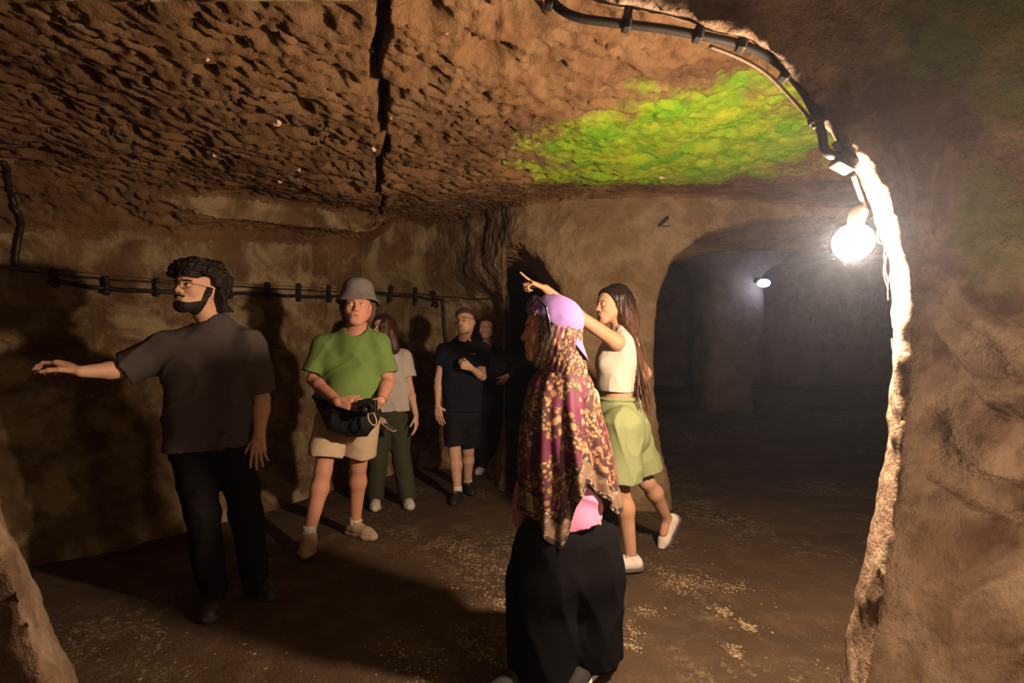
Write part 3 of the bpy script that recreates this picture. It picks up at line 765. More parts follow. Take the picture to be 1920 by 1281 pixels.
# --- man in the charcoal tee, arm out
def man_charcoal():
    par = thing('person', foot(440, 2.74, 0), 'bearded man with curly dark hair and glasses, charcoal tee, one arm stretched out', 'person', None)
    H = Head(P(368, 543, 2.72), (-.20, -.97, .10), .03, 1.10)
    N = P(404, 618, 2.80); SR = P(318, 656, 2.72); SL = P(468, 652, 2.82)
    ER = P(226, 694, 2.62); WR = P(152, 697, 2.44); EL = P(491, 750, 2.84); WL = P(486, 817, 2.74)
    HR = P(362, 845, 2.76); HL = P(436, 845, 2.80); KR = P(380, 965, 2.68); AR = foot(400, 2.63); KL = P(462, 962, 2.80); AL = foot(478, 2.82)
    f = F(); head_field(f, H); neck(f, H, N, .067)
    torso(f, N, SL, SR, HL, HR, .10, .09, .10, (0, 1, 0))
    arm(f, SR, ER, WR, 1.05); arm(f, SL, EL, WL, 1.08)
    hand(f, WR, (-.90, -.10, .42), (-.45, -.1, -.9), (-.1, -.9, -.3), 1.12, (.50, .55, .62, .7), (.5, .5), .09)
    hand(f, WL, (.02, -.12, -1), (-.2, .95, -.1), (-1, -.2, 0), 1.0, (.22, .25, .32, .40), (.25, .45), .13)
    build_skin('body', f, skin('skin_olive', (.60, .37, .27)), par, [(*boxof(H.c, m=.155), .0035), (*boxof(WR, WR+V(-.17, -.05, .0), m=.075), .0033), (*boxof(WL, WL+V(0, 0, -.17), m=.06), .0033)])
    put_eyes(H, par, M_IRIS, (-.1, .05)); hm = hairm('black_curls', (.006, .004, .003), (70, 70, 70), .7, (.020, .013, .010))
    brows(H, f, par, hm, .0042); lips(H, f, par, M_LIPS)
    def breg(x, y, z):
        ch = np.maximum(z+.066+.55*np.maximum(np.abs(x)-.028, 0)*-1.2, -y+.0)          # chin and jaw
        jaw = np.maximum(np.maximum(np.abs(y-.014+.25*(z+.05))-.015, z-.01), -(np.abs(x)-.045))      # sideburn
        low = np.maximum(z+.080-.42*np.maximum(.075-y, 0), -.0-y)
        mous = np.maximum(np.abs(z+.0515+.18*np.abs(x))-.0055, np.abs(x)-.030); mous = np.maximum(mous, .07-y)
        gt = np.maximum(np.maximum(z+.076, -.105-z), np.abs(x)-.012)
        return np.minimum(np.minimum(np.maximum(low, -.14-z), jaw), np.minimum(mous, np.maximum(gt, .05-y)))
    shell('beard', f, H, par, hm, .0030, breg, .0033, lambda x, y, z: -.0018*fbm(x*160, y*160, z*160, 2))
    def hreg(x, y, z):
        top = .056+.010*np.sin(x*60+1)+.012*np.sin(x*140)-z                     # above the brow
        back = y+.010-.25*np.maximum(z, 0)
        ear = np.where((np.abs(x) > .058) & (y > -.040) & (z < .018), .02, -.02)
        ear = np.maximum(ear, np.where((z < -.02) & (y > -.055), .02, -.02))
        return np.maximum(np.maximum(np.minimum(top, back), -.105-z-.25*(y+.05)), ear)
    shell('hair', f, H, par, hm, lambda x, y, z: .022+.014*sstep(.0, .08, z)+.016*sstep(.0, -.09, y), hreg, .0036,
          lambda x, y, z: -(.010*(1-2*np.abs(vnoise(x*75, y*75, z*75)))+.016*fbm(x*26, y*26, z*26, 2)), lo=H.c-.2, hi=H.c+.2)
    # a few loose locks over the forehead and nape
    ps = []; rg = np.random.RandomState(3)
    for i in range(330):
        a = rg.uniform(-2.9, 2.9); z0 = rg.uniform(-.06, .115); rr = math.sqrt(max(.02, 1-((z0-.03)/.12)**2))
        if abs(a) < 2.05 and z0 < .06: z0 = rg.uniform(.062, .10); rr = math.sqrt(max(.02, 1-((z0-.03)/.12)**2))
        c = V(math.sin(a)*.099*rr, -.018+math.cos(a)*.112*rr+(.006 if abs(a) > 2 else 0), z0+.016); o = nrm(c-V(0, -.01, .03)); t1 = nrm(np.cross(o, rg.randn(3))); t2 = np.cross(o, t1)
        pts = [H(*(c+t1*math.cos(k*.9)*.011+t2*math.sin(k*.9)*.011+o*(.0022*k-.006)+V(0, 0, -.0018*k))) for k in range(9)]
        ps.append(tube(pts, np.array([.0030]*6+[.0025, .0018, .0008]), 5, caps=False))
    v, q = join(ps); obj('curls', v, q, hm, par, kind='stuff')
    glasses(H, par, plain('dark_wire', (.09, .05, .04), .3, 0, 50, 0, 1.0, .5), M_LENS, .0215, .0011, True)
    tee = cloth('charcoal_jersey', (.078, .066, .066), 900, .08, .0002)
    g = F(); torso(g, N, SL, SR, P(440, 860, 2.80), P(352, 860, 2.76), .122, .122, .150, (.05, 1, 0), 1.22, .09, .5, .082)
    hs = [cuff(g, SR, ER, .92, .088, .088, .060), cuff(g, SL, EL, .88, .084, .088, .062)]
    carve(g, hs); neck_hole(g, H, N, .074); g.disp = folds(.014, 4.5, 2.0, 3)
    g.planes = [(P(400, 836, 2.78), (.06, .12, -1))]
    t_ = fobj('tee_shirt', g, .0075, tee, par)
    ring(t_, 'collar', H, N, .074, .0060, cloth('collar_rib', (.060, .05, .05), 600, .05))
    pm = cloth('black_trousers', (.012, .011, .014), 500, .2)
    p = F(); p.ell((HL+HR)/2+V(0, 0, .0), (.160, .105, .15), None, .06)
    for Hh, K, A in ((HR, KR, AR), (HL, KL, AL)):
        p.cap(Hh+V(0, 0, .0), K, .108, .078, .04); p.cap(K, A+V(0, 0, .0), .078, .066, .03, planes=[(A+V(0, 0, -.045), (0, 0, -1))])
    p.disp = folds(.012, 5, 2.5, 9); p.planes = [(P(400, 829, 2.78), (0, 0, 1))]
    fobj('trousers', p, .008, pm, par)
    sm = plain('dark_shoe_leather', (.025, .024, .026), .5); so = plain('dark_rubber', (.05, .047, .045), .7)
    shoe('shoe', par, AR, (.42, -.9, 0), sm, so, 1.08, 0, laces=so); shoe('shoe', par, AL, (.75, -.62, 0), sm, so, 1.08, 0, laces=so)
def ring(par, name, H, N, r, w, m, tilt=.35, z=-.0):
    ax_ = nrm(H(0, -.02, -.05)-N)
    pts = []
    for k in range(28):
        a = 2*math.pi*k/28; d = V(math.cos(a), math.sin(a), 0); z_ = .45*r*d[1]
        pts.append(N+d*(r+.001)+V(0, 0, z_+.002)+ax_*V(1, 1, 0)*z_)
    v, q = tube(pts, w, 8, closed=True); obj(name, v, q, m, par)

# --- man in the green tee with bucket hat, camera in hand
def man_green():
    par = thing('person', foot(640, 3.5, 0), 'stout man in a green tee, pale shorts and a grey bucket hat, holding a camera', 'person', None)
    H = Head(P(671, 574, 3.46), (.20, -.97, .0), .02, 1.12)
    N = P(667, 626, 3.56); SR = P(609, 650, 3.56); SL = P(709, 646, 3.56)
    ER = P(588, 712, 3.52); WR = P(634, 754, 3.27); EL = P(728, 715, 3.56); WL = P(714, 752, 3.34)
    HR = P(620, 800, 3.56); HL = P(682, 800, 3.58); KR = P(606, 882, 3.50); AR = foot(580, 3.42, .12); KL = P(672, 872, 3.66); AL = foot(666, 3.74)
    f = F(); head_field(f, H, fat=.0055); neck(f, H, N, .070)
    torso(f, N, SL, SR, HL, HR, .11, .12, .12, (0, 1, 0))
    arm(f, SR, ER, WR, 1.12); arm(f, SL, EL, WL, 1.12)
    hand(f, WR, (.92, -.25, -.12), (.1, 1, -.1), (.1, -.1, 1), 1.05, (.35, .35, .42, .5), (.1, .10), .10)
    hand(f, WL, (-.72, -.25, -.62), (-.6, .8, .3), (-.5, -.3, .9), 1.05, (.5, .5, .5, .5), (.4, .3), .07)
    leg(f, HR, KR, AR, 1.04); leg(f, HL, KL, AL, 1.04)
    build_skin('body', f, skin('skin_ruddy', (.66, .34, .25)), par, [(*boxof(H.c, m=.155), .004), (*boxof(WR, WR+V(.17, -.03, -.02), m=.075), .0038), (*boxof(WL, WL+V(-.09, -.04, -.11), m=.075), .0038)])
    put_eyes(H, par, M_IRISB, (.25, .02)); hm = hairm('brown_short_hair', (.05, .028, .018), (150, 150, 40)); lips(H, f, par, M_LIPS)
    brows(H, f, par, hairm('fair_brow', (.22, .11, .06), (150, 150, 40)), .0028)
    shell('hair', f, H, par, hm, .022, lambda x, y, z: np.maximum(np.maximum(y-.002, z-.06), np.maximum(-.095-z, np.where((np.abs(x) > .075) & (y > -.035) & (z > -.04), .01, -.01)*0-.01)), .005,
          lambda x, y, z: -.006*fbm(x*40, y*40, z*20, 2), lo=H.c-.2, hi=H.c+.2)
    # bucket hat: crown, band and drooping brim, turned about the head's axis
    hatm = cloth('grey_hat_cloth', (.20, .185, .19), 500, .35, .0005)
    prof = [(.0, .158), (.04, .156), (.068, .149), (.086, .130), (.094, .100), (.100, .070), (.104, .058), (.116, .040), (.132, .014), (.134, .010), (.130, .010), (.114, .034), (.100, .052), (.094, .066), (.086, .10)]
    n = 48; v = []; Q = []
    for i, (r, z) in enumerate(prof):
        for k in range(n):
            a = 2*math.pi*k/n; e = 1.0+.012*math.sin(a*5+i*.4)
            wob = .006*math.sin(3*a+1)*(r > .11)
            v.append(H(math.cos(a)*r*e*1.0, math.sin(a)*r*e*1.10-.012, z+wob+.010+.10*(math.sin(a)*r)*.6))
    for i in range(len(prof)-1):
        for k in range(n): l = (k+1) % n; Q.append((i*n+k, i*n+l, (i+1)*n+l, (i+1)*n+k))
    ht = obj('bucket_hat', v, Q, hatm, par)
    for z, r in ((.060, .1055), (.154, .045), (.030, .1245)):
        pts = [H(math.cos(a)*r, math.sin(a)*r*1.10-.012, z+.010+.06*math.sin(a)*r) for a in np.linspace(0, 2*math.pi, 40, endpoint=False)]
        v, q = tube(pts, .0016, 5, closed=True); obj('seam', v, q, hatm, ht)
    tee = cloth('green_jersey', (.17, .28, .085), 900, .06, .0002)
    g = F(); torso(g, N, SL, SR, P(690, 800, 3.56), P(622, 800, 3.56), .125, .135, .132, (0, 1, 0), 1.10, .08, .55, .075)
    g.ell(P(656, 735, 3.47), (.15, .13, .17), None, .08)
    hs = [cuff(g, SR+V(0, 0, -.01), ER, .80, .084, .086, .062), cuff(g, SL+V(0, 0, -.01), EL, .76, .082, .084, .062)]
    carve(g, hs); neck_hole(g, H, N, .080); g.disp = folds(.0075, 4.5, 2.0, 13)
    g.planes = [(P(650, 758, 3.5), (0, .08, -1))]
    t_ = fobj('tee_shirt', g, .008, tee, par); ring(t_, 'collar', H, N, .080, .005, tee)
    pm = cloth('sand_shorts', (.62, .50, .36), 900, .05, .0003)
    p = F(); p.ell(P(652, 775, 3.57), (.20, .15, .14), None, .06); hs = []
    for Hh, K, fr in ((HR+V(0, 0, .03), KR, .72), (HL+V(0, 0, .03), KL, .72)):
        hs.append(cuff(p, Hh, K, fr+.0, .112, .116, .080, .012))
    carve(p, hs); p.disp = folds(.005, 5, 4, 19); p.planes = [(P(650, 748, 3.56), (0, 0, 1))]
    fobj('shorts', p, .008, pm, par)
    sm = plain('tan_suede', (.40, .30, .22), .85, .12, 90); so = plain('tan_rubber', (.42, .33, .25), .7); sk = cloth('white_sock', (.75, .70, .66), 600, .05)
    for A, d in ((AR, (.26, -.96, 0)), (AL, (.85, -.55, 0))):
        u_ = shoe('shoe', par, A, d, sm, so, 1.10, 0, laces=plain('pale_lace', (.55, .45, .36), .8), zg=0); s_ = F(); s_.cap(A+V(0, 0, -.05), A+V(0, 0, .055), .044, .043, .01, planes=[(A+V(0, 0, .05), (0, 0, 1))]); fobj('sock', s_, .006, sk, par)
    # wrist strap of the camera
    br = plain('brown_cord', (.10, .06, .03), .7)
    for W_, E_ in ((WR, ER), (WL, EL)):
        d = nrm(W_-E_); u = nrm(np.cross(d, (0, 0, 1))); w_ = np.cross(d, u); c = W_-d*.012
        v, q = tube([c+(u*math.cos(a)+w_*math.sin(a))*.033 for a in np.linspace(0, 6.283, 20, endpoint=False)], .0022, 6, closed=True); obj('cord_bracelet', v, q, br, par)
    # the camera he holds
    blk = plain('black_plastic', (.012, .012, .014), .35, .1, 80, 0, spec=.5); c = P(690, 762, 3.20)
    ct = thing('camera', c, 'small black camera held by the man in green', 'camera')
    R = np.eye(3); b = F(); b.box(c+V(-.005, .01, 0), (.052, .016, .032), R, .008); b.cap(c+V(-.03, .01, .02), c+V(-.03, .01, .04), .008, .007, .004)
    b.box(c+V(.0, .01, .040), (.018, .012, .006), R, .004); fobj('camera_body', b, .004, blk, ct)
    l = F(); l.cap(c+V(.010, -.005, -.006), c+V(.018, -.075, -.010), .031, .029, .004, planes=[(c+V(.018, -.075, -.010), (.1, -1, 0))]); l.cap(c+V(.017, -.066, -.01), c+V(.019, -.09, -.01), .025, .024, .002, op='-'); fobj('camera_lens', l, .0035, blk, ct)
    st = spline([c+V(.005, .0, -.030), c+V(.012, -.04, -.07), c+V(.035, -.05, -.105), c+V(.058, -.045, -.115), c+V(.064, -.04, -.09), c+V(.052, -.035, -.055), c+V(.040, -.02, -.04)], 6)
    v, q = tube(st, .0042, 8); obj('hand_strap', v, q, cloth('cream_strap', (.62, .50, .38), 500), ct)
    # the waist bag
    bc = P(652, 783, 3.38); bag = thing('waist_bag', bc, 'black slouchy waist bag worn over the pale shorts', 'bag')
    bm_ = cloth('black_nylon', (.018, .018, .022), 500, .3, .0012, fold=2); bm_.node_tree.nodes['Principled BSDF'].inputs['Roughness'].default_value = .45
    b = F(); b.chain([P(606, 762, 3.42), P(640, 785, 3.36), P(675, 788, 3.36), P(702, 775, 3.40)], [.045, .085, .085, .04], .06, u=(0, 1, 0), f=1.35)
    b.disp = folds(.012, 9, 6, 30); fobj('pouch', b, .007, bm_, bag)
    pts = spline([P(606, 757, 3.40), P(588, 745, 3.52), P(600, 740, 3.66), P(650, 738, 3.76), P(700, 742, 3.68), P(716, 752, 3.54), P(704, 768, 3.42)], 6)
    v, q = tube(pts, .011, 8); obj('belt_strap', v, q, bm_, bag)
    z = spline([P(622, 772, 3.288), P(650, 776, 3.268), P(686, 772, 3.275)], 5); v, q = tube(z, .0025, 6); obj('zip', v, q, plain('dark_zip', (.05, .05, .055), .4, 0, 50, 0, .8), bag)

# --- woman in the pale grey tee behind him
def woman_grey():
    par = thing('person', foot(730, 4.5, 0), 'woman with dark shoulder-length hair in a pale grey tee and dark green trousers, half hidden', 'person', None)
    H = Head(P(719, 617, 4.46), (-.50, -.85, .10), .0, 1.0)
    N = P(724, 656, 4.52); SR = P(697, 670, 4.50); SL = P(757, 670, 4.56)
    ER = P(690, 735, 4.52); WR = P(706, 782, 4.36); EL = P(769, 730, 4.56); WL = P(780, 780, 4.46)
    HR = P(712, 790, 4.50); HL = P(748, 790, 4.56); KR = P(708, 865, 4.46); AR = foot(704, 4.48); KL = P(754, 865, 4.52); AL = foot(764, 4.52)
    f = F(); head_field(f, H, fem=True); neck(f, H, N, .047)
    torso(f, N, SL, SR, HL, HR, .08, .07, .09, (0, 1, 0), shr=.04); arm(f, SR, ER, WR, .84); arm(f, SL, EL, WL, .84)
    hand(f, WR, (.80, -.35, -.45), (.1, .2, -1), (-.2, -1, 0), .92, (.5, .6, .6, .6), (.4, .3), .05, True)
    hand(f, WL, (.10, -.2, -1), (-1, .2, 0), (-.1, -1, 0), .92, (.25, .30, .35, .4), (.3, .3), .08, True)
    build_skin('body', f, skin('skin_fair', (.64, .42, .32)), par, [(*boxof(H.c, m=.135), .0045), (*boxof(WR, WR+V(.12, -.04, -.06), m=.06), .0042), (*boxof(WL, WL+V(.02, -.03, -.15), m=.06), .0042)], .011)
    put_eyes(H, par, M_IRIS, (-.2, .1)); lips(H, f, par, M_LIPS)
    hm = hairm('dark_red_brown_hair', (.035, .014, .010), (120, 120, 14), .4)
    h = F(); head_field(h, H, fem=True, ears=False)
    for a, r0, r1 in ((H(.062, -.03, -.02), .04, .03), (H(-.062, -.03, -.02), .04, .034), (H(0, -.075, -.02), .055, .045)):
        h.cap(a, a+V(.03, .0, -.155), r0, r1, .04)
    h.cap(H(-.055, .03, .06), H(-.07, .035, -.06), .022, .014, .02)
    def post(D, ax, hh):
        X = ax[0][:, None, None]+0*D; Y = ax[1][None, :, None]+0*D; Z = ax[2][None, None, :]+0*D
        x, y, z = H.loc(X, Y, Z); reg = np.minimum(.066-z, 9)
        reg = np.minimum(reg, y-.012); reg = np.minimum(reg, np.maximum(.048-np.abs(x), 0)*9+(.0*x)+np.where(np.abs(x) > .05, -.01, .02))
        d = D-.014+.005*fbm(x*34, y*34, z*8, 2); return smax(d, reg, .008)
    v, q = fmesh(h, .0055, None, None, post); obj('hair', v, q, hm, par)
    glasses(H, par, plain('black_frame', (.015, .012, .012), .3), M_LENS, .023, .0022, True)
    g = F(); torso(g, N, SL, SR, P(752, 790, 4.56), P(712, 790, 4.5), .098, .105, .125, (0, 1, 0), 1.12, .07, .5, .056)
    carve(g, [cuff(g, SR, ER, .60, .066, .074, .048), cuff(g, SL, EL, .60, .066, .074, .048)]); neck_hole(g, H, N, .058)
    g.disp = folds(.009, 5, 2.2, 33); g.planes = [(P(745, 771, 4.5), (0, .05, -1))]
    fobj('tee_shirt', g, .009, cloth('pale_grey_jersey', (.50, .46, .46), 600, .05), par)
    pm = cloth('dark_green_twill', (.050, .055, .035), 500, .15); p = F(); p.ell((HL+HR)/2+V(0, 0, .03), (.15, .11, .15), None, .06)
    for Hh, K, A in ((HR, KR, AR), (HL, KL, AL)): p.cap(Hh, K, .098, .080, .04); p.cap(K, A+V(0, 0, .0), .078, .075, .03, planes=[(A+V(0, 0, -.04), (0, 0, -1))])
    p.disp = folds(.009, 5, 2, 39); p.planes = [(P(745, 762, 4.5), (0, 0, 1))]; fobj('trousers', p, .010, pm, par)
    sm = plain('cream_mesh', (.60, .58, .48), .8); so = plain('pale_mint_rubber', (.50, .58, .50), .6)
    shoe('shoe', par, AR, (.25, -1, 0), sm, so, .98, h=.008, laces=sm); shoe('shoe', par, AL, (.35, -1, 0), sm, so, .98, h=.008, laces=sm)
    v, q = tube([WL+V(.0, 0, .01)+V(math.cos(a)*.027, math.sin(a)*.027, .004*math.sin(a)) for a in np.linspace(0, 6.283, 18, endpoint=False)], .002, 6, closed=True); obj('bracelet', v, q, plain('silver', (.7, .65, .6), .25, 0, 50, 0, 1), par)
    lan = spline([N+V(.035, -.085, .0), N+V(.055, -.105, -.07), N+V(.03, -.125, -.13)], 5); v, q = tube(lan, .006, 6); obj('neck_strap', v, q, M_DARK, par)
    ph = P(735, 805, 4.20); pt = thing('phone', ph, 'slim phone held low by the half hidden woman', 'phone'); d = nrm((.80, -.35, -.45))
    R = np.stack([d, nrm(np.cross((0, 0, 1), d)), np.cross(d, nrm(np.cross((0, 0, 1), d)))], 1)
    b = F(); b.box(ph-d*.03, (.062, .030, .0025), R, .002); fobj('case', b, .003, plain('pale_case', (.55, .52, .5), .4), pt)
    b = F(); b.box(ph-d*.03+R[:, 2]*.0045, (.058, .027, .0005), R, .0006); fobj('screen', b, .0015, plain('dark_screen', (.01, .01, .012), .1, 0, 30, 0, spec=.6), pt)
M_DARK = cloth('black_cotton', (.012, .012, .015), 500, .2)

# --- young man in the navy polo
def man_polo():
    par = thing('person', foot(865, 4.75, 0), 'young man with round glasses in a navy polo shirt and dark shorts, hand at chest', 'person', None)
    H = Head(P(873, 606, 4.72), (-.42, -.90, .22), -.26, 1.02)
    N = P(868, 640, 4.80); SR = P(833, 657, 4.78); SL = P(902, 655, 4.80)
    ER = P(822, 712, 4.80); WR = P(821, 762, 4.70); EL = P(904, 706, 4.74); WL = P(883, 690, 4.53)
    HR = P(852, 780, 4.76); HL = P(882, 780, 4.80); KR = P(853, 850, 4.72); AR = foot(858, 4.68); KL = P(878, 845, 4.92); AL = foot(877, 5.02)
    f = F(); head_field(f, H); neck(f, H, N, .054); torso(f, N, SL, SR, HL, HR, .09, .08, .09, (0, 1, 0))
    arm(f, SR, ER, WR, .95); arm(f, SL, EL, WL, .95)
    hand(f, WR, (.12, -.15, -1), (.3, 1, 0), (1, -.2, 0), .98, (.2, .25, .3, .35), (.15, .7), .12)
    hand(f, WL, (-.85, -.1, .30), (.1, .9, .1), (0, -.1, 1), .95, (.9, 1.0, 1.1, 1.1), (.7, .3), .03)
    leg(f, HR, KR, AR, .98); leg(f, HL, KL, AL, .98)
    build_skin('body', f, skin('skin_light', (.64, .41, .31)), par, [(*boxof(H.c, m=.14), .0045), (*boxof(WR, WR+V(.02, -.02, -.16), m=.06), .0045), (*boxof(WL, WL+V(-.12, 0, .03), m=.06), .0045)], .011)
    put_eyes(H, par, M_IRIS, (0, 0)); hm = hairm('brown_crop', (.045, .026, .016), (120, 120, 60)); brows(H, f, par, hm, .003); lips(H, f, par, M_LIPS)
    shell('hair', f, H, par, hm, lambda x, y, z: .009+.018*sstep(.05, .11, z), lambda x, y, z: np.maximum(np.maximum(np.minimum(.066-z, y+.012), -.055-z), np.where((np.abs(x) > .06) & (y > -.030) & (z < .022), .02, -.02)), .0045,
          lambda x, y, z: -.007*fbm(x*45, y*45, z*30, 2))
    shell('moustache', f, H, par, hm, .0022, lambda x, y, z: np.maximum(np.maximum(np.abs(z+.0515+.15*np.abs(x))-.0035, np.abs(x)-.024), .07-y), .004)
    glasses(H, par, plain('tortoise_frame', (.06, .03, .02), .3), M_LENS, .0225, .0018)
    pm = cloth('navy_pique', (.012, .013, .022), 400, .2); g = F(); torso(g, N, SL, SR, P(884, 790, 4.78), P(850, 790, 4.76), .108, .108, .125, (0, 1, 0), 1.15, .07, .5, .060)
    carve(g, [cuff(g, SR, ER, .52, .072, .076, .053), cuff(g, SL, EL, .66, .072, .076, .053)]); neck_hole(g, H, N, .064)
    g.cap(P(866, 640, 4.70), P(866, 655, 4.665), .018, .004, .004, op='-')
    g.disp = folds(.009, 5, 2.2, 43); g.planes = [(P(865, 772, 4.75), (0, .05, -1))]; t_ = fobj('polo_shirt', g, .009, pm, par)
    for q in (-1, 1):   # the turned-down collar
        b = F(); b.chain([N+V(q*.005, .068, .030), N+V(q*.062, .02, .022), N+V(q*.052, -.050, -.004), N+V(q*.030, -.088, -.040)], [.008, .011, .014, .006], .01); fobj('collar', b, .005, pm, t_)
    m = F(); [m.box(P(884+i*2.6, 664, 4.652)+V(0, 0, 0), (.0035, .002, .004), None, .001) for i in range(4)]; fobj('chest_logo', m, .0018, plain('grey_print', (.22, .22, .24), .7), t_)
    p = F(); p.ell(P(866, 785, 4.78), (.16, .115, .12), None, .05); hs = [cuff(p, HR, KR, .80, .100, .098, .068, .015), cuff(p, HL, KL, .80, .098, .095, .068, .015)]
    carve(p, hs); p.disp = folds(.007, 5, 3, 49); fobj('shorts', p, .009, cloth('dark_shorts', (.014, .014, .022), 500, .2), par)
    sm = plain('black_trainer', (.018, .018, .02), .6); sk = cloth('white_sock', (.75, .70, .66), 600, .05)
    for A, d in ((AR, (-.10, -1, 0)), (AL, (.35, -1, 0))):
        shoe('shoe', par, A, d, sm, sm, 1.05, h=.008, laces=plain('grey_lace', (.3, .3, .3), .8)); s_ = F(); s_.cap(A+V(0, 0, -.05), A+V(0, 0, .05), .042, .042, .01, planes=[(A+V(0, 0, .045), (0, 0, 1))]); fobj('sock', s_, .008, sk, par)

# --- person in black, hand on hip
def person_black():
    par = thing('person', foot(915, 5.75, 0), 'person all in black at the back, face lifted, elbow held out', 'person', None)
    H = Head(P(912, 618, 5.70), (-.12, -.95, .30), -.08, 1.08)
    N = P(912, 651, 5.78); SR = P(882, 668, 5.78); SL = P(944, 664, 5.78)
    ER = P(880, 725, 5.75); WR = P(884, 770, 5.7); EL = P(984, 682, 5.62); WL = P(950, 706, 5.50)
    HR = P(899, 780, 5.75); HL = P(930, 780, 5.78); KR = P(899, 832, 5.75); AR = foot(903, 5.9); KL = P(930, 832, 5.75); AL = foot(932, 5.92)
    f = F(); head_field(f, H, fem=True, fat=.004); neck(f, H, N, .052); torso(f, N, SL, SR, HL, HR, .09, .09, .10, (0, 1, 0)); arm(f, SR, ER, WR, .9); arm(f, SL, EL, WL, .9)
    hand(f, WR, (.1, -.1, -1), (1, .3, 0), (.1, -1, 0), .95, (.3, .3, .35, .4), (.3, .3), .08); hand(f, WL, (-.5, .2, -.6), (-.3, .9, 0), (-.3, 0, .9), .95, (.4, .4, .4, .4), (.3, .3), .08)
    build_skin('body', f, skin('skin_pink', (.64, .38, .30)), par, [(*boxof(H.c, m=.145), .005), (*boxof(WR, WR+V(0, 0, -.15), m=.06), .006), (*boxof(WL, WL+V(-.08, 0, -.1), m=.06), .006)], .012)
    lips(H, f, par, M_LIPS); hm = hairm('dark_tied_hair', (.030, .014, .010), (120, 120, 14)); brows(H, f, par, hairm('soft_brow', (.20, .10, .07)), .0024)
    lid = skin('eyelid', (.58, .34, .27))
    for q in (-1, 1):
        e = F(); e.ell(H(q*.031, .078, .003), (.0145*H.s,)*3); o_ = fobj('eyelid', e, .004, lid, par)
        v, qq = tube(spline([H(q*.019, .0905, -.002), H(q*.031, .0935, -.0055), H(q*.043, .0870, -.002)], 4), .0011, 5); obj('lashes', v, qq, hm, o_)
    shell('hair', f, H, par, hm, .014, lambda x, y, z: np.maximum(np.maximum(np.minimum(.060-z, y-.006), -.085-z), -.2-z), .006, lambda x, y, z: -.003*fbm(x*40, y*40, z*12, 2))
    g = F(); torso(g, N, SL, SR, HL+V(0, 0, 0), HR, .115, .125, .135, (0, 1, 0), 1.15, .07, .5, .062)
    carve(g, [cuff(g, SR, ER, .95, .070, .074, .05)]); g.cap(SL, EL, .075, .078, .03)
    g.cap(EL, WL+(EL-WL)*.25, .070, .05, .02); neck_hole(g, H, N, .066); g.disp = folds(.010, 5, 2.2, 53); g.planes = [(P(915, 785, 5.75), (0, .05, -1))]
    fobj('tee_shirt', g, .011, M_DARK, par)
    p = F(); p.ell(P(915, 775, 5.77), (.17, .12, .14), None, .06)
    for Hh, K, A in ((HR, KR, AR), (HL, KL, AL)): p.cap(Hh, K, .105, .085, .04); p.cap(K, A, .085, .075, .03, planes=[(A+V(0, 0, -.035), (0, 0, -1))])
    fobj('trousers', p, .011, M_DARK, par); sm = plain('white_trainer', (.50, .46, .40), .7); so = plain('grey_rubber', (.3, .28, .25), .7)
    shoe('shoe', par, AR, (-.25, -1, 0), sm, so, .98, h=.009); shoe('shoe', par, AL, (.25, -1, 0), plain('grey_trainer', (.24, .22, .19), .7), so, .98, h=.009)

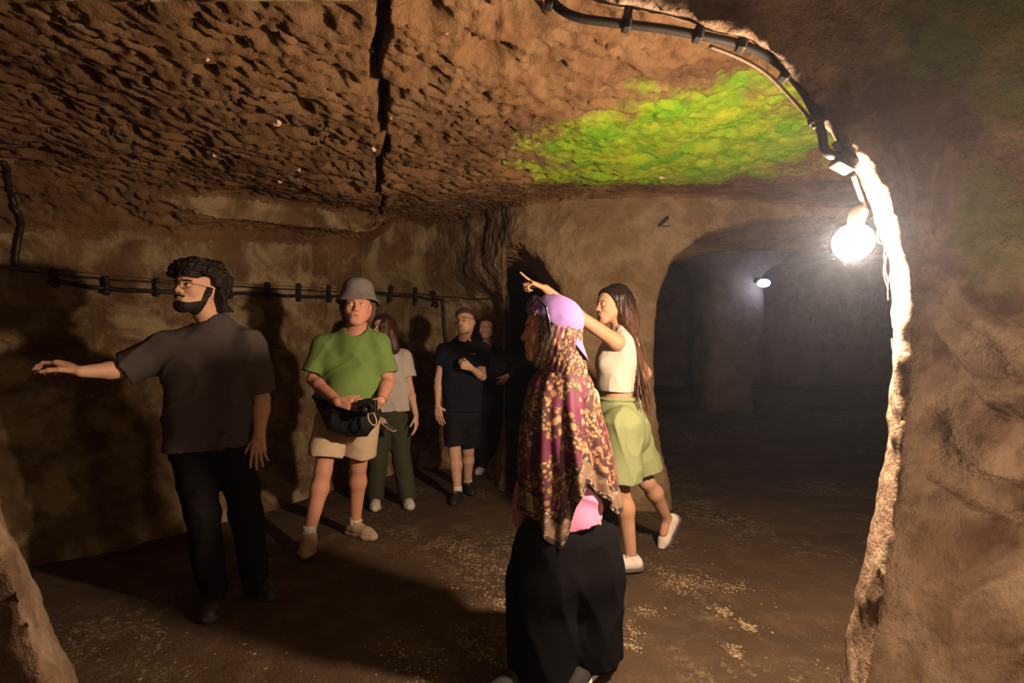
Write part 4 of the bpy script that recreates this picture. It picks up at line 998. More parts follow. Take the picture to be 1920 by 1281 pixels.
# --- woman pointing
def woman_pointing():
    par = thing('person', foot(1180, 3.15, 0), 'long-haired woman in a white sleeveless top and pale green shorts, pointing ahead', 'person', None)
    H = Head(P(1148, 573, 3.17), (-.95, -.30, -.0), -.04, .98)
    N = P(1162, 612, 3.19); SL = P(1156, 641, 3.03); SR = P(1166, 638, 3.34)
    EL = P(1084, 592, 2.94); WL = P(1022, 541, 2.93); ER = P(1212, 700, 3.46); WR = P(1185, 745, 3.36)
    HL = P(1166, 800, 3.07); HR = P(1172, 800, 3.27); KL = P(1163, 915, 3.05); AL = foot(1183, 3.07); KR = P(1212, 903, 3.34); AR = P(1251, 974, 3.50)
    f = F(); head_field(f, H, fem=True); neck(f, H, N, .044)
    C1 = (SL+SR)/2
    f.cap(C1+V(.0, 0, -.06), P(1160, 740, 3.17), .10, .088, .05, (1, 0, 0), 1.05); f.cap(P(1160, 738, 3.17), (HL+HR)/2, .088, .085, .05)
    for S in (SL, SR): f.cap(N+V(0, 0, -.05), S, .042, .046, .04)
    for Q_ in (-1, 1): f.cap(C1+V(.0, Q_*.06, -.08), P(1158, 745, 3.17+Q_*.05), .075, .070, .05)
    arm(f, SL, EL, WL, .90); arm(f, SR, ER, WR, .88)
    hand(f, WL, (-.90, -.05, .40), (-.38, .25, -.9), (.0, 1, .2), .95, ((-.22, -.04, -.05), (.75, 1.35, 1.0), (.85, 1.4, 1.0), (.95, 1.4, 1.0)), (.9, .15), .05, True)
    hand(f, WR, (-.9, -.1, -.3), (0, -1, 0), (0, 0, 1), .9, (.3, .3, .3, .3), (.3, .3), .06, True)
    leg(f, HL, KL, AL, .94, back=(1, 0, 0)); leg(f, HR, KR, AR, .94, back=(1, 0, .3)); f.cap(AR, AR+V(-.03, -.02, -.09), .034, .03, .02)
    build_skin('body', f, skin('skin_tan', (.52, .31, .21)), par, [(*boxof(H.c, m=.135), .0035), (*boxof(WL, WL+V(-.17, 0, .09), m=.06), .003), (*boxof(WR, WR+V(-.12, 0, -.05), m=.06), .004)], .008)
    put_eyes(H, par, M_IRIS, (.05, .05)); bm_ = hairm('dark_brow', (.03, .016, .012)); brows(H, f, par, bm_, .0026); lips(H, f, par, M_LIPSD)
    hm = hairm('long_brown_hair', (.055, .026, .014), (170, 170, 5), .38, (.22, .115, .06))
    h = F(); head_field(h, H, fem=True, ears=False)
    h.chain([H(0, -.045, .060), H(0, -.085, .00), P(1180, 615, 3.15), P(1188, 670, 3.10), P(1195, 725, 3.08), P(1204, 772, 3.10)], [.066, .066, .062, .058, .050, .020], .03, u=(1, 0, 0), f=1.25)
    h.chain([H(-.058, -.030, .04), H(-.060, -.058, -.03), H(-.064, -.070, -.09), P(1184, 640, 3.03), P(1191, 715, 3.04)], [.028, .032, .036, .036, .014], .03)
    h.chain([H(-.02, -.07, -.04), P(1190, 690, 3.14), P(1200, 765, 3.16), P(1208, 790, 3.18)], [.05, .045, .030, .006], .02)
    def post(D, ax, hh):
        X = ax[0][:, None, None]+0*D; Y = ax[1][None, :, None]+0*D; Z = ax[2][None, None, :]+0*D
        x, y, z = H.loc(X, Y, Z)
        reg = np.minimum(.058-z+.35*np.maximum(y-.03, 0), y-.018-.62*np.maximum(z, 0)+.30*np.maximum(-z, 0))
        th = np.arctan2(x, y+.02)
        d = D-(.011+.007*sstep(.045, .07, np.abs(x)))*sstep(-.2, -.05, z)+.0045*vnoise(x*150, y*150, z*5)+.003*vnoise(x*60, y*60, z*4); return smax(d, reg*.8, .006)
    ht = NT('dark_root_hair'); s1 = ht.noise(1, 3, vec=ht.map((170, 170, 5))); zz = ht.n('ShaderNodeSeparateXYZ', i_Vector=ht.pos).outputs[2]
    gr = ht.ramp(ht.math('ADD', zz, ht.math('MULTIPLY', ht.noise(9, 3), .12)), [(.0, 0.0), (1.0, 1.0)]); g2 = ht.n('ShaderNodeMapRange', i_0=ht.math('ADD', zz, ht.math('MULTIPLY', ht.noise(9, 3), .15)), i_1=1.50, i_2=1.74).outputs[0]
    lo_ = ht.mix(ht.ramp(s1, [(.35, 0.0), (.7, 1.0)]), (.050, .024, .013), (.19, .10, .055)); ht.col(ht.mix(g2, lo_, (.014, .007, .005))).rough(.4); ht.bump(s1, .003, .8)
    hm = ht.m; v, q = fmesh(h, .0045, None, None, post); obj('hair', v, q, hm, par)
    rg = np.random.RandomState(5); ps = []
    for i in range(70):
        a = H(rg.uniform(-.07, .05), rg.uniform(-.10, -.06), rg.uniform(-.03, .05)); e = P(rg.uniform(1186, 1222), rg.uniform(740, 790), rg.uniform(3.02, 3.2)); m_ = a*.5+e*.5+V(rg.uniform(-.015, .035), rg.uniform(-.04, .02), 0)
        ps.append(tube(spline([a, m_, e], 6), .0022, 4, caps=False))
    v, q = join(ps); obj('loose_strands', v, q, hm, par, kind='stuff')
    wm = cloth('white_cotton', (.56, .51, .46), 900, .03, .0003); g = F()
    g.cap(C1+V(-.015, 0, -.10), P(1154, 720, 3.17), .122, .108, .05, (1, 0, 0), 1.0)
    for Q_ in (-1, 1):
        g.cap(C1+V(.015, Q_*.075, -.05), P(1156, 735, 3.17+Q_*.055), .090, .085, .05)
        g.ell(C1+V(-.082, Q_*.062, -.150), (.058, .058, .060), None, .04)
        g.cap(N+V(0, Q_*.04, -.035), C1+V(.0, Q_*.125, -.0), .040, .040, .03)
    g.cap(SL+V(-.02, -.01, .0), SL+V(-.14, -.02, .045), .070, .062, .008, op='-'); g.cap(SL+V(-.02, -.07, .01), SL+V(-.06, -.10, -.09), .045, .05, .008, op='-')
    g.cap(SR+V(.0, .06, .0), ER, .06, .05, .008, op='-'); neck_hole(g, H, N+V(0, 0, .0), .048, False)
    g.disp = folds(.008, 9, 4, 63); g.planes = [(P(1150, 735, 3.1), (-.05, .0, -1))]; t_ = fobj('sleeveless_top', g, .006, wm, par)
    p = F(); p.cap(P(1160, 748, 3.17), P(1166, 800, 3.17), .117, .152, .05); p.ell(P(1184, 812, 3.17), (.100, .145, .13), None, .08)
    hs = [cuff(p, HL+V(-.0, -.02, 0), KL+V(0, 0, -.0), .86, .125, .122, .080, .02), cuff(p, HR+V(.02, .02, 0), KR, .80, .125, .125, .082, .02)]
    p.cap(HL, KL, .05, .05, .03, planes=[(P(1160, 885, 3.05), (0, 0, -1))])
    carve(p, hs); p.disp = folds(.013, 7, 2.2, 69); p.planes = [(P(1160, 744, 3.1), (0, 0, 1))]; s_ = fobj('shorts', p, .007, cloth('pale_green_linen', (.27, .32, .165), 900, .06, .0003), par)
    c0 = P(1160, 748, 3.17); n = 60; pts = []
    for k in range(n): a = 2*math.pi*k/n; r = .118+.002*math.sin(a*22); pts.append(c0+V(math.cos(a)*r, math.sin(a)*r, 0))
    v, q = tube(pts, .013, 8, closed=True); obj('waistband', v, q, s_.data.materials[0], s_)
    sm = plain('white_mesh', (.66, .60, .56), .8); so = plain('grey_white_rubber', (.13, .12, .125), .6)
    shoe('shoe', par, AL, (-1, -.12, 0), sm, so, .98, 0, laces=sm, h=.0055); shoe('shoe', par, AR+V(.0, 0, -.01), (-.86, -.45, 0), sm, so, .98, .95, laces=sm, h=.0055)
    f2 = None

# --- woman in the patterned headscarf and lilac cap
def scarf_mat():
    t = NT('patterned_silk'); uv = t.n('ShaderNodeUVMap').outputs[0]
    sep = t.n('ShaderNodeSeparateXYZ', i_Vector=uv); hem = sep.outputs[1]; mp = t.n('ShaderNodeMapping', i_Vector=t.n('ShaderNodeUVMap', uv_map='Cloth').outputs[0]).outputs[0]
    wine, cream, rose, gold, olive, dark = (.085, .008, .042), (.33, .22, .13), (.34, .11, .10), (.30, .155, .05), (.12, .09, .045), (.045, .012, .022)
    n1 = t.noise(4.2, 2, .5, vec=mp, dist=.4); v1 = t.voro(30, mp); v2 = t.voro(74, mp); v1c = t.voro(30, mp, out=1)
    petal = t.math('ADD', v1, t.math('MULTIPLY', t.noise(60, 3, .6, vec=mp), .30))
    flower = t.ramp(petal, [(.16, rose), (.22, cream), (.40, cream), (.46, rose), (.52, gold), (.62, dark)], 'LINEAR')
    small = t.ramp(v2, [(.18, cream), (.34, gold), (.46, olive), (.60, dark)])
    flo = t.mix(t.ramp(t.noise(11, 3, .6, vec=mp), [(.44, 0.0), (.54, 1.0)]), flower, small)
    patch = t.ramp(t.math('ADD', n1, t.math('MULTIPLY', v1, .10)), [(.60, 0.0), (.615, 1.0)])
    c = t.mix(patch, flo, wine)
    bandn = t.math('ADD', hem, t.math('MULTIPLY', t.noise(90, 2, .5, vec=mp), .002))
    pale = t.mix(t.ramp(t.voro(46, mp), [(.20, 0.0), (.50, 1.0)]), (.27, .19, .13), (.13, .085, .06))
    c = t.mix(t.ramp(bandn, [(.098, 1.0), (.101, 0.0)]), c, pale)
    chain = t.mix(t.ramp(t.voro(70, mp), [(.26, 1.0), (.40, 0.0)]), (.018, .013, .014), (.34, .27, .20))
    for a, b in ((.088, .106), (.004, .020)):
        s_ = t.math('MULTIPLY', t.ramp(hem, [(a-.001, 0.0), (a, 1.0)]), t.ramp(hem, [(b, 1.0), (b+.001, 0.0)])); c = t.mix(s_, c, chain)
    c = t.mix(.25, c, t.mix(1.0, c, t.ramp(t.noise(300, 2, vec=mp), [(.3, (.6, .6, .6)), (.7, (1.2, 1.2, 1.2))]), 'MULTIPLY'))
    t.col(c).rough(.62); t.b.inputs['Specular IOR Level'].default_value = .3; t.bump(t.noise(500, 2), .0003); return t.m
def setuv(o, uvs, name='UVMap'):
    me = o.data; l = me.uv_layers.new(name=name); vi = np.zeros(len(me.loops), np.int32); me.loops.foreach_get('vertex_index', vi)
    l.data.foreach_set('uv', np.asarray(uvs, np.float32)[vi].ravel())
def woman_scarf():
    Yb = 2.0; par = thing('person', foot(1056, Yb, 0), 'woman in a patterned headscarf, backwards lilac cap and long black trousers, face in profile', 'person', None)
    H = Head(P(1031, 621, 2.0), (-.985, .05, .02), .0, .98)
    N = P(1055, 690, 2.02); SL = P(1018, 752, 1.99); SR = P(1102, 745, 2.12)
    EL = P(1008, 862, 2.02); WL = P(978, 952, 2.02); ER = P(1128, 860, 2.14); WR = P(1120, 955, 2.02)
    f = F(); head_field(f, H, fem=True); neck(f, H, N, .046)
    HL = P(1025, 980, 2.0); HR = P(1090, 980, 2.08)
    torso(f, N, SL, SR, HL, HR, .08, .075, .09, (-.6, .8, 0), shr=.036); arm(f, SL, EL, WL, .86); arm(f, SR, ER, WR, .86)
    hand(f, WL, (-.1, -.2, -1), (.9, .2, 0), (-.2, .9, 0), .9, (.4, .4, .45, .5), (.3, .3), .05, True); hand(f, WR, (-.1, -.1, -1), (-.9, -.2, 0), (-.2, .8, 0), .9, (.4, .4, .45, .5), (.3, .3), .05, True)
    build_skin('body', f, skin('skin_warm', (.60, .34, .22)), par, [(*boxof(H.c, m=.135), .0028), (*boxof(WL, WL+V(0, 0, -.15), m=.06), .0035), (*boxof(WR, WR+V(0, 0, -.15), m=.06), .0035)], .008)
    put_eyes(H, par, M_IRIS, (.05, .05)); brows(H, f, par, hairm('black_brow', (.015, .01, .008)), .0034); lips(H, f, par, M_LIPSD)
    sm = scarf_mat()
    # hood part of the scarf: wraps skull, cheeks and neck, open at the face
    hm = NT('striped_silk'); u_ = hm.noise(1, 2, vec=hm.map((95, 95, 5), rot=(0, .25, 0))); vv = hm.voro(110)
    cc = hm.ramp(u_, [(.40, (.05, .038, .032)), (.50, (.10, .075, .06)), (.57, (.42, .34, .26)), (.62, (.08, .06, .05))]); cc = hm.mix(hm.math('MULTIPLY', hm.ramp(vv, [(.2, 1.0), (.35, 0.0)]), .35), cc, (.35, .20, .15)); hm.col(cc).rough(.5); hm.bump(u_, .004)
    h = F(); head_field(h, H, fem=True, ears=False); h.cap(H(0, -.02, -.03), N+V(-.01, 0, -.01), .072, .064, .05); h.chain([H(0, -.05, -.04), N+V(.012, 0, -.02), N+V(.0, 0, -.10)], [.056, .060, .105], .05)
    def post(D, ax, hh):
        X = ax[0][:, None, None]+0*D; Y = ax[1][None, :, None]+0*D; Z = ax[2][None, None, :]+0*D; x, y, z = H.loc(X, Y, Z)
        reg = y-(.040+.10*np.maximum(z, 0)+.36*np.maximum(-z-.07, 0)); reg = np.where(z < -.118, np.minimum(reg, y-.055), reg); reg = np.minimum(reg, .068-z)
        d = D-.012+.0022*vnoise(x*70, y*70, z*6)+.0012*np.sin(y*300+z*80+2*x); return smax(d, reg, .006)
    v, q = fmesh(h, .0036, None, None, post); hood = obj('headscarf', v, q, hm.m, par); hood.data.materials.append(sm)
    lx, ly, lz = H.loc(v[:, 0], v[:, 1], v[:, 2]); setuv(hood, np.stack([.18*np.arctan2(lx, ly+.02)+.07*lz, lz+.60], 1))
    setuv(hood, np.stack([.15*np.arctan2(lx, ly+.02)+.07*lz, lz], 1), 'Cloth')
    fy = ly[q].mean(1)+.35*(lz[q].mean(1)+.05); hood.data.polygons.foreach_set('material_index', (fy < -.012).astype(np.int32))
    # beaded edging beside the face
    ps = []
    for i in range(15):
        t_ = i/14; c = H(-.066+.010*abs(t_-.5), .046-.006*t_, .045-.125*t_)
        ps.append((c, i))
    bd = plain('silver_bead', (.55, .45, .36), .35, .1, 60, 0, .4); bk = plain('dark_bead', (.05, .03, .03), .4)
    for c, i in ps:
        e = F(); e.ell(c, (.0045, .0045, .0040)); fobj('bead', e, .0018, bd if i % 2 else bk, hood)
    # the drape: an open bell of cloth round shoulders and back, with pointed hems
    n, m = 220, 110; C0 = P(1062, 700, 2.03)
    hem_px = [(960, 930), (975, 952), (1000, 985), (1030, 1018), (1046, 1032), (1058, 1006), (1072, 958), (1090, 915), (1101, 903), (1116, 922), (1134, 950), (1150, 968), (1158, 962), (1170, 940)]
    def hemz(px): return np.interp(px, [a for a, b in hem_px], [b for a, b in hem_px])
    verts = []; uvs = []; uv2 = []
    for j in range(n):
        th = 2*math.pi*j/n           # 0 = towards +X, 3/2 pi = towards the camera
        ct, s_ = math.cos(th), math.sin(th)
        fold = math.sin(th*9+1.3)*.5+math.sin(th*17+.4)*.35+math.sin(th*5+2)*.4
        wide = .178+.012*ct*ct; deep = .150
        exx = wide*ct; px_end = 960+(C0[0]-.010+exx*1.0)/(2.0+deep*s_)*FOC
        zh = CAM_H+(HOR-hemz(px_end))/FOC*(2.0+deep*s_)
        if s_ > .2: zh = zh+.10*s_
        z0 = C0[2]+.055
        for i in range(m):
            t_ = i/(m-1); z = z0+(zh-z0)*t_; dz = z0-z
            w_ = np.interp(dz, (-.05, 0, .055, .097, .18, .27, .37, .58, .8), (.045, .062, .098, .124, .146, .160, .172, .188, .196))
            d_ = np.interp(dz, (-.05, 0, .055, .10, .18, .4, .8), (.05, .070, .105, .13, .15, .165, .18))
            fa = (.006+.020*sstep(.08, .45, dz))*fold
            # arms fill it out at the sides
            cx = (np.interp(dz, (0, .05, .18, .37, .58, .8), (1054, 1052, 1051, 1056, 1065, 1068))-960)/FOC*2.03; cy = C0[1]+.0
            x = cx+(w_+fa)*ct; y = cy+(d_+fa)*s_
            y += .03*ct*sstep(0, .2, dz)
            wn = .006*float(0)
            verts.append((x, y, z+.012*math.sin(th*7)*t_*t_)); uvs.append((th, z-zh)); uv2.append(((th-4.9)*.19*(.6+.4*min(1, dz/.3)), z+.12*abs(ct)*dz))
    verts = np.array(verts); verts[:, :] += (np.stack([vnoise(verts[:, 0]*13, verts[:, 1]*13, verts[:, 2]*6), vnoise(verts[:, 0]*13+5, verts[:, 1]*13, verts[:, 2]*6), 0*verts[:, 0]], 1)*.007)
    Q = []
    for j in range(n):
        l = (j+1) % n
        for i in range(m-1): Q.append((j*m+i, l*m+i, l*m+i+1, j*m+i+1))
    o = obj('shawl', verts, np.array(Q), sm, par)
    uvs = np.array(uvs); me = o.data; setuv(o, uvs); setuv(o, uv2, 'Cloth')
    # fix the seam of the pattern
    sol = o.modifiers.new('thickness', 'SOLIDIFY'); sol.thickness = .003; sol.offset = -1
    # lilac cap worn backwards
    lil = NT('lilac_cotton'); a_ = lil.noise(25, 3); lil.col(lil.mix(a_, (.185, .11, .33), (.21, .13, .37))).rough(.85); lil.bump(lil.noise(900, 2), .0002)
    c = F(); cc_ = (0, -.014, .040)
    c.ell(H(*cc_), np.array((.100, .122, .106))*H.s, H.R, .01)
    def cpost(D, ax, hh):
        X = ax[0][:, None, None]+0*D; Y = ax[1][None, :, None]+0*D; Z = ax[2][None, None, :]+0*D; x, y, z = H.loc(X, Y, Z)
        D = np.maximum(D, -(D+.007)); seam = 0
        D = D-.0016*np.exp(-(x/.0022)**2)-.0016*np.exp(-((np.abs(x)*.86-np.abs(y+.014)*.5)/.0025)**2)+.0012*vnoise(x*40, y*40, z*40)
        pl = -(z-(.028+.92*y-.35*np.maximum(y, 0)))
        D = smax(D, pl, .004); return D
    v, q = fmesh(c, .003, None, None, cpost, pad=.01); cp = obj('cap', v, q, lil.m, par)
    # brim: curved plate behind
    n1, n2 = 26, 12; vs = []; Qs = []
    for k in range(n1):
        a = -1.15+2.3*k/(n1-1)
        for i in range(n2):
            t_ = i/(n2-1); rx = .088+.000*t_; L = .078*(math.cos(a*.95)**.6 if abs(a) < 1.5 else 0)
            x = math.sin(a)*(.094-.014*t_); yb = -.016-math.cos(a)*.113; zb = .066+.80*yb; y = yb-L*t_*.36; z = zb-L*t_*1.0-.25*x*x/.09*.12*t_
            vs.append(H(x, y, z))
    for k in range(n1-1):
        for i in range(n2-1): b = k*n2+i; Qs.append((b, b+1, b+n2+1, b+n2))
    br = obj('brim', vs, Qs, lil.m, cp); so_ = br.modifiers.new('t', 'SOLIDIFY'); so_.thickness = .004
    v, q = tube(spline([H(-.066, .060, .070), H(-.034, .086, .080), H(.0, .095, .084), H(.034, .086, .080), H(.066, .060, .070)], 6), .0065, 6); obj('strap', v, q, lil.m, cp)
    e = F(); 
    for a, b in (((-.086, .052, .076), (-.080, .062, .056)), ((-.090, .048, .062), (-.074, .066, .068)), ((-.092, .045, .071), (-.088, .054, .078))): e.cap(H(*a), H(*b), .0022, .0022, .002)
    fobj('buckle', e, .0018, plain('pale_buckle', (.62, .50, .75), .4, .05, 50, 0), cp)
    bt = F(); bt.ell(H(0, -.014, .147), (.008, .008, .005)); fobj('button', bt, .002, lil.m, cp)
    # dark sunglasses pushed up on the cap
    sg = plain('black_acetate', (.008, .008, .01), .15, 0, 50, 0, spec=.6)
    s2 = F()
    for q_ in (-1, 1): s2.ell(H(q_*.040, .075, .118), np.array((.034, .010, .026))*H.s, H.R@np.array([[1, 0, 0], [0, .72, .69], [0, -.69, .72]]).T, .006)
    s2.cap(H(-.02, .085, .116), H(.02, .085, .116), .004, .004, .004)
    for q_ in (-1, 1): s2.chain([H(q_*.076, .055, .126), H(q_*.102, .020, .085), H(q_*.100, .005, .030), H(q_*.094, .0, -.018)], [.006, .005, .004, .006], .004)
    fobj('sunglasses', s2, .0025, sg, par)
    # pink tee below the shawl, black wide trousers
    g = F(); g.chain([P(1063, 850, 2.04), P(1064, 905, 2.04), P(1060, 1000, 2.03)], [.085, .128, .158], .04, u=(-.5, .85, 0), f=1.06)
    g.cap(P(985, 915, 2.01), P(981, 968, 2.02), .038, .040, .02)
    g.disp = folds(.010, 7, 5, 73); g.planes = [(P(1060, 984, 2.0), (.16, 0, -1))]; fobj('pink_tee', g, .007, cloth('pink_jersey', (.46, .19, .35), 600, .04), par)
    p = F(); p.cap(P(1058, 1000, 2.04), P(1058, 1060, 2.04), .140, .160, .05, (0, 1, 0), 1.15)
    for a, b, c_ in ((1030, 1018, -1), (1092, 1108, 1)):
        p.cap(P(a, 1010, 2.0 if c_ < 0 else 2.1), V((b-960)/FOC*2.02, 2.0 if c_ < 0 else 2.1, .40), .130, .135, .05); p.cap(V((b-960)/FOC*2.02, 2.0 if c_ < 0 else 2.1, .40), V((b-960)/FOC*2.02+c_*.005, 2.0 if c_ < 0 else 2.1, .0), .135, .130, .04, planes=[(V(0, 0, .055), (0, 0, -1))])
    p.disp = folds(.012, 6, 1.2, 79); p.planes = [(P(1058, 968, 2.0), (0, 0, 1))]; fobj('wide_trousers', p, .009, cloth('black_viscose', (.0045, .0045, .006), 500, .2), par)
    so = plain('white_rubber', (.6, .58, .55), .6); wl = plain('white_lace', (.6, .56, .52), .8); bs = plain('black_canvas', (.018, .018, .02), .8)
    shoe('shoe', par, V(.060, 1.99, .095), (-.75, -.62, 0), bs, so, .98, laces=wl); shoe('shoe', par, V(.32, 2.06, .095), (-.55, -.83, 0), bs, so, .98, laces=wl)
# ------------------------------------------------------------------ cables, lamps, stones
from mathutils.bvhtree import BVHTree
def cave_bvh():
    vs = []; qs = []; o = 0
    for ob in SC.objects:
        if ob.type == 'MESH' and ob.get('kind') == 'structure':
            me = ob.data; a = np.zeros(len(me.vertices)*3, np.float32); me.vertices.foreach_get('co', a); vs.append(a.reshape(-1, 3))
            b = np.zeros(len(me.loops), np.int32); me.loops.foreach_get('vertex_index', b); qs.append(b.reshape(-1, 4)+o); o += len(a)//3
    return BVHTree.FromPolygons(np.concatenate(vs).tolist(), np.concatenate(qs).tolist())
def on_rock(B, px, py, off=.02, ymin=0):
    """point of the rock along a sight line from the viewpoint, lifted off the surface"""
    o = V(0, 0, CAM_H); d = nrm(P(px, py, 1.0)-o); o2 = o+d*ymin
    h = B.ray_cast(Vector(o2), Vector(d))
    if h[0] is None: return P(px, py, 3.0), -d
    n = np.array(h[1]); n = n if n@d < 0 else -n
    return np.array(h[0])+n*off, n
def smooth_path(pts, it=2):
    p = np.array(pts)
    for _ in range(it): p[1:-1] = .25*p[:-2]+.5*p[1:-1]+.25*p[2:]
    return p
def details():
    B = cave_bvh()
    rub = plain('black_cable_sheath', (.018, .016, .015), .45, .2, 80, 0, spec=.4); rust = plain('rusty_wire', (.12, .06, .035), .6, .3, 90, .0005); clipm = plain('clip_plastic', (.02, .018, .016), .5)
    pale = plain('cobweb_dust', (.55, .46, .36), .9, .3, 120, .001)
    def run(name, label, path, r, off, m, mats=None, sub=14):
        P2 = spline([V(a, b, 0) for a, b in path], sub); pts = [on_rock(B, a, b, off, 2.0)[0] for a, b, _ in P2]
        pts = smooth_path(pts, 3); t = thing(name, pts[0], label, 'cable'); v, q = tube(pts, r, 8); obj('sheath', v, q, m, t); return t, pts
    c1, _ = run('power_cable', 'thick black cable running along the back wall above the visitors', [(100, 526), (200, 542), (300, 548), (400, 549), (500, 553), (600, 557), (690, 550), (760, 556), (832, 561)], .0155, .030, rub)
    run('thin_cable', 'thin wire strung just above the thick cable on the back wall', [(0, 505), (100, 516), (250, 527), (430, 538), (600, 546), (700, 548), (800, 552), (880, 558), (950, 556)], .006, .030, rub)
    run('rusty_wire', 'faint rusty wire along the wall above both cables', [(0, 500), (100, 506), (300, 524), (430, 532), (600, 540), (690, 545)], .0035, .02, rust)
    run('drop_cable', 'short cable dropping down the wall left of the man in the polo', [(832, 561), (833, 590), (834, 615), (838, 650), (838, 680)], .020, .02, rub)
    run('left_cable', 'black cable hanging down the rock at the far left', [(2, 300), (14, 330), (20, 370), (34, 400), (38, 430), (32, 470), (30, 500)], .017, .02, rub)
    for a, b in ((107, 521), (203, 534), (292, 540), (428, 544), (497, 547), (555, 549), (612, 552), (728, 551), (775, 556), (818, 560)):
        p, n = on_rock(B, a, b, .02, 2.0); z = V(0, 0, 1); s_ = nrm(np.cross(n, z)); R = np.stack([s_, n, np.cross(s_, n)], 1)
        k = p[1]/950
        f = F(); f.box(p+n*.010, (.008, .020, 16*k), R, .006); f.cap(p+n*.012+V(0, 0, 11*k), p+n*.035+V(0, 0, 11*k), .018, .015, .004); f.cap(p+n*.012-V(0, 0, 9*k), p+n*.038-V(0, 0, 9*k), .022, .018, .004)
        fobj('clip', f, .007, clipm, c1)
    # cable along the near arch
    path = [(1015, -30, 1.45), (1040, 8, 1.45), (1085, 33, 1.45), (1180, 46, 1.45), (1250, 55, 1.45), (1310, 66, 1.45), (1390, 84, 1.45), (1450, 112, 1.45), (1497, 158, 1.45), (1528, 212, 1.45), (1541, 250, 1.45), (1545, 276, 1.45), (1556, 290, 1.45), (1578, 292, 1.46)]
    pts = spline([P(*a) for a in path], 6); t = thing('arch_cable', pts[0], 'thick black cable following the lit rim of the near arch', 'cable')
    v, q = tube(pts, .0125, 10); obj('sheath', v, q, rub, t)
    for (a, b, y, an) in ((1032, 0, 1.45, 1.3), (1175, 42, 1.45, 1.45), (1310, 62, 1.45, 1.3), (1392, 80, 1.45, 1.2), (1475, 138, 1.45, .9), (1534, 224, 1.45, .15)):
        p = P(a, b, y); d = V(math.sin(an)*0+math.cos(an), 0, math.sin(an)); u = V(-d[2], 0, d[0]); R = np.stack([d, V(0, 1, 0), u], 1)
        f = F(); f.box(p+d*.010, (.030, .012, .008), R, .004); f.cap(p, p+u*.0, .018, .018, .004); f.cap(p+d*.034-V(0, .01, 0), p+d*.034+V(0, .02, 0), .010, .008, .004); fobj('clamp', f, .004, clipm, t)
    path = [(1330, 86, 1.47), (1390, 110, 1.47), (1440, 140, 1.47), (1485, 185, 1.47), (1512, 215, 1.46), (1528, 240, 1.45)]
    t2 = thing('arch_thin_cable', P(*path[0]), 'thinner dusty wire hanging beneath the thick arch cable', 'cable'); v, q = tube(spline([P(*a) for a in path], 6), .005, 8); obj('sheath', v, q, plain('dusty_wire', (.16, .12, .08), .7), t2)
    # junction box between cable and lamp
    c = P(1588, 296, 1.46); t3 = thing('junction_box', c, 'small black junction box at the end of the arch cable above the lamp', 'junction box')
    an = -.50; d = V(math.cos(an), 0, math.sin(an)); u = V(-d[2], 0, d[0]); R = np.stack([d, V(0, 1, 0), u], 1)
    f = F(); f.box(c, (.024, .022, .032), R, .004); fobj('box', f, .004, rub, t3)
    f = F(); f.cap(c-d*.028+u*.016, c-d*.046+u*.020, .011, .010, .003); fobj('gland', f, .003, rub, t3)
    f = F(); f.box(c+V(0, -.024, 0), (.021, .002, .028), R, .003); fobj('lid', f, .003, rub, t3)
    # lamp: globe, socket and arm to the rock
    import bmesh
    def glow(name, col, e):
        m = bpy.data.materials.new(name); m.use_nodes = True; nt = m.node_tree; nt.nodes.clear()
        a = nt.nodes.new('ShaderNodeEmission'); o_ = nt.nodes.new('ShaderNodeOutputMaterial'); nt.links.new(a.outputs[0], o_.inputs[0])
        a.inputs[0].default_value = (*col, 1); a.inputs[1].default_value = e; return m
    def ball(r, sx=1, sz=1):
        bm = bmesh.new(); bmesh.ops.create_icosphere(bm, subdivisions=3, radius=r); me = bpy.data.meshes.new('globe'); bm.to_mesh(me)
        for v_ in me.vertices: v_.co.x *= sx; v_.co.z *= sz
        for p_ in me.polygons: p_.use_smooth = True
        return me
    r = thing('wall_lamp', LAMP, 'blazing round lamp fixed to the edge of the near rock arch', 'lamp')
    me = ball(LAMP_R); me.materials.append(glow('lamp_glow', LAMP_C, LAMP_E)); g = bpy.data.objects.new('globe', me); COL.objects.link(g); g.parent = r
    L = V(*LAMP); f = F(); f.cap(L+V(.012, .01, .052), L+V(.03, .02, .095), .022, .026, .004); fobj('socket', f, .004, rub, r)
    f = F(); f.chain([L+V(.03, .02, .09), L+V(.055, .03, .12), P(1600, 330, 1.50)], [.007, .007, .007], .004); fobj('lamp_cable', f, .004, rub, r)
    fl = P(1432, 531, 9.2); r2 = thing('far_lamp', fl, 'small bluish lamp glowing deep in the dark far chamber', 'lamp')
    me = ball(.085, 1.35, .85); me.materials.append(glow('cold_glow', (.45, .60, 1.0), FAR_E)); g = bpy.data.objects.new('globe', me); COL.objects.link(g); g.parent = r2
    f = F(); f.cap(fl+V(0, .05, .06), fl+V(0, .30, .10), .03, .05, .01); fobj('bracket', f, .015, rub, r2)
    # metal hook over the large arch
    p, n = on_rock(B, 1246, 418, .0, 2.0); h_ = thing('iron_bracket', p, 'small dark iron bracket on the rock above the large arch', 'bracket')
    f = F(); f.box(p+V(-.015, -.02, .005), (.055, .006, .012), np.array([[.72, 0, -.69], [0, 1, 0], [.69, 0, .72]]), .003); fobj('blade', f, .005, rub, h_); f = F(); f.cap(p+V(-.08, .02, -.035), p+V(.04, -.02, -.03), .006, .005, .003); fobj('pin', f, .004, rub, h_)
    # pale chips stuck in the ceiling
    ce = bpy.data.objects['ceiling']; chip = plain('chalk_chip', (.62, .50, .38), .9); rg = np.random.RandomState(4)
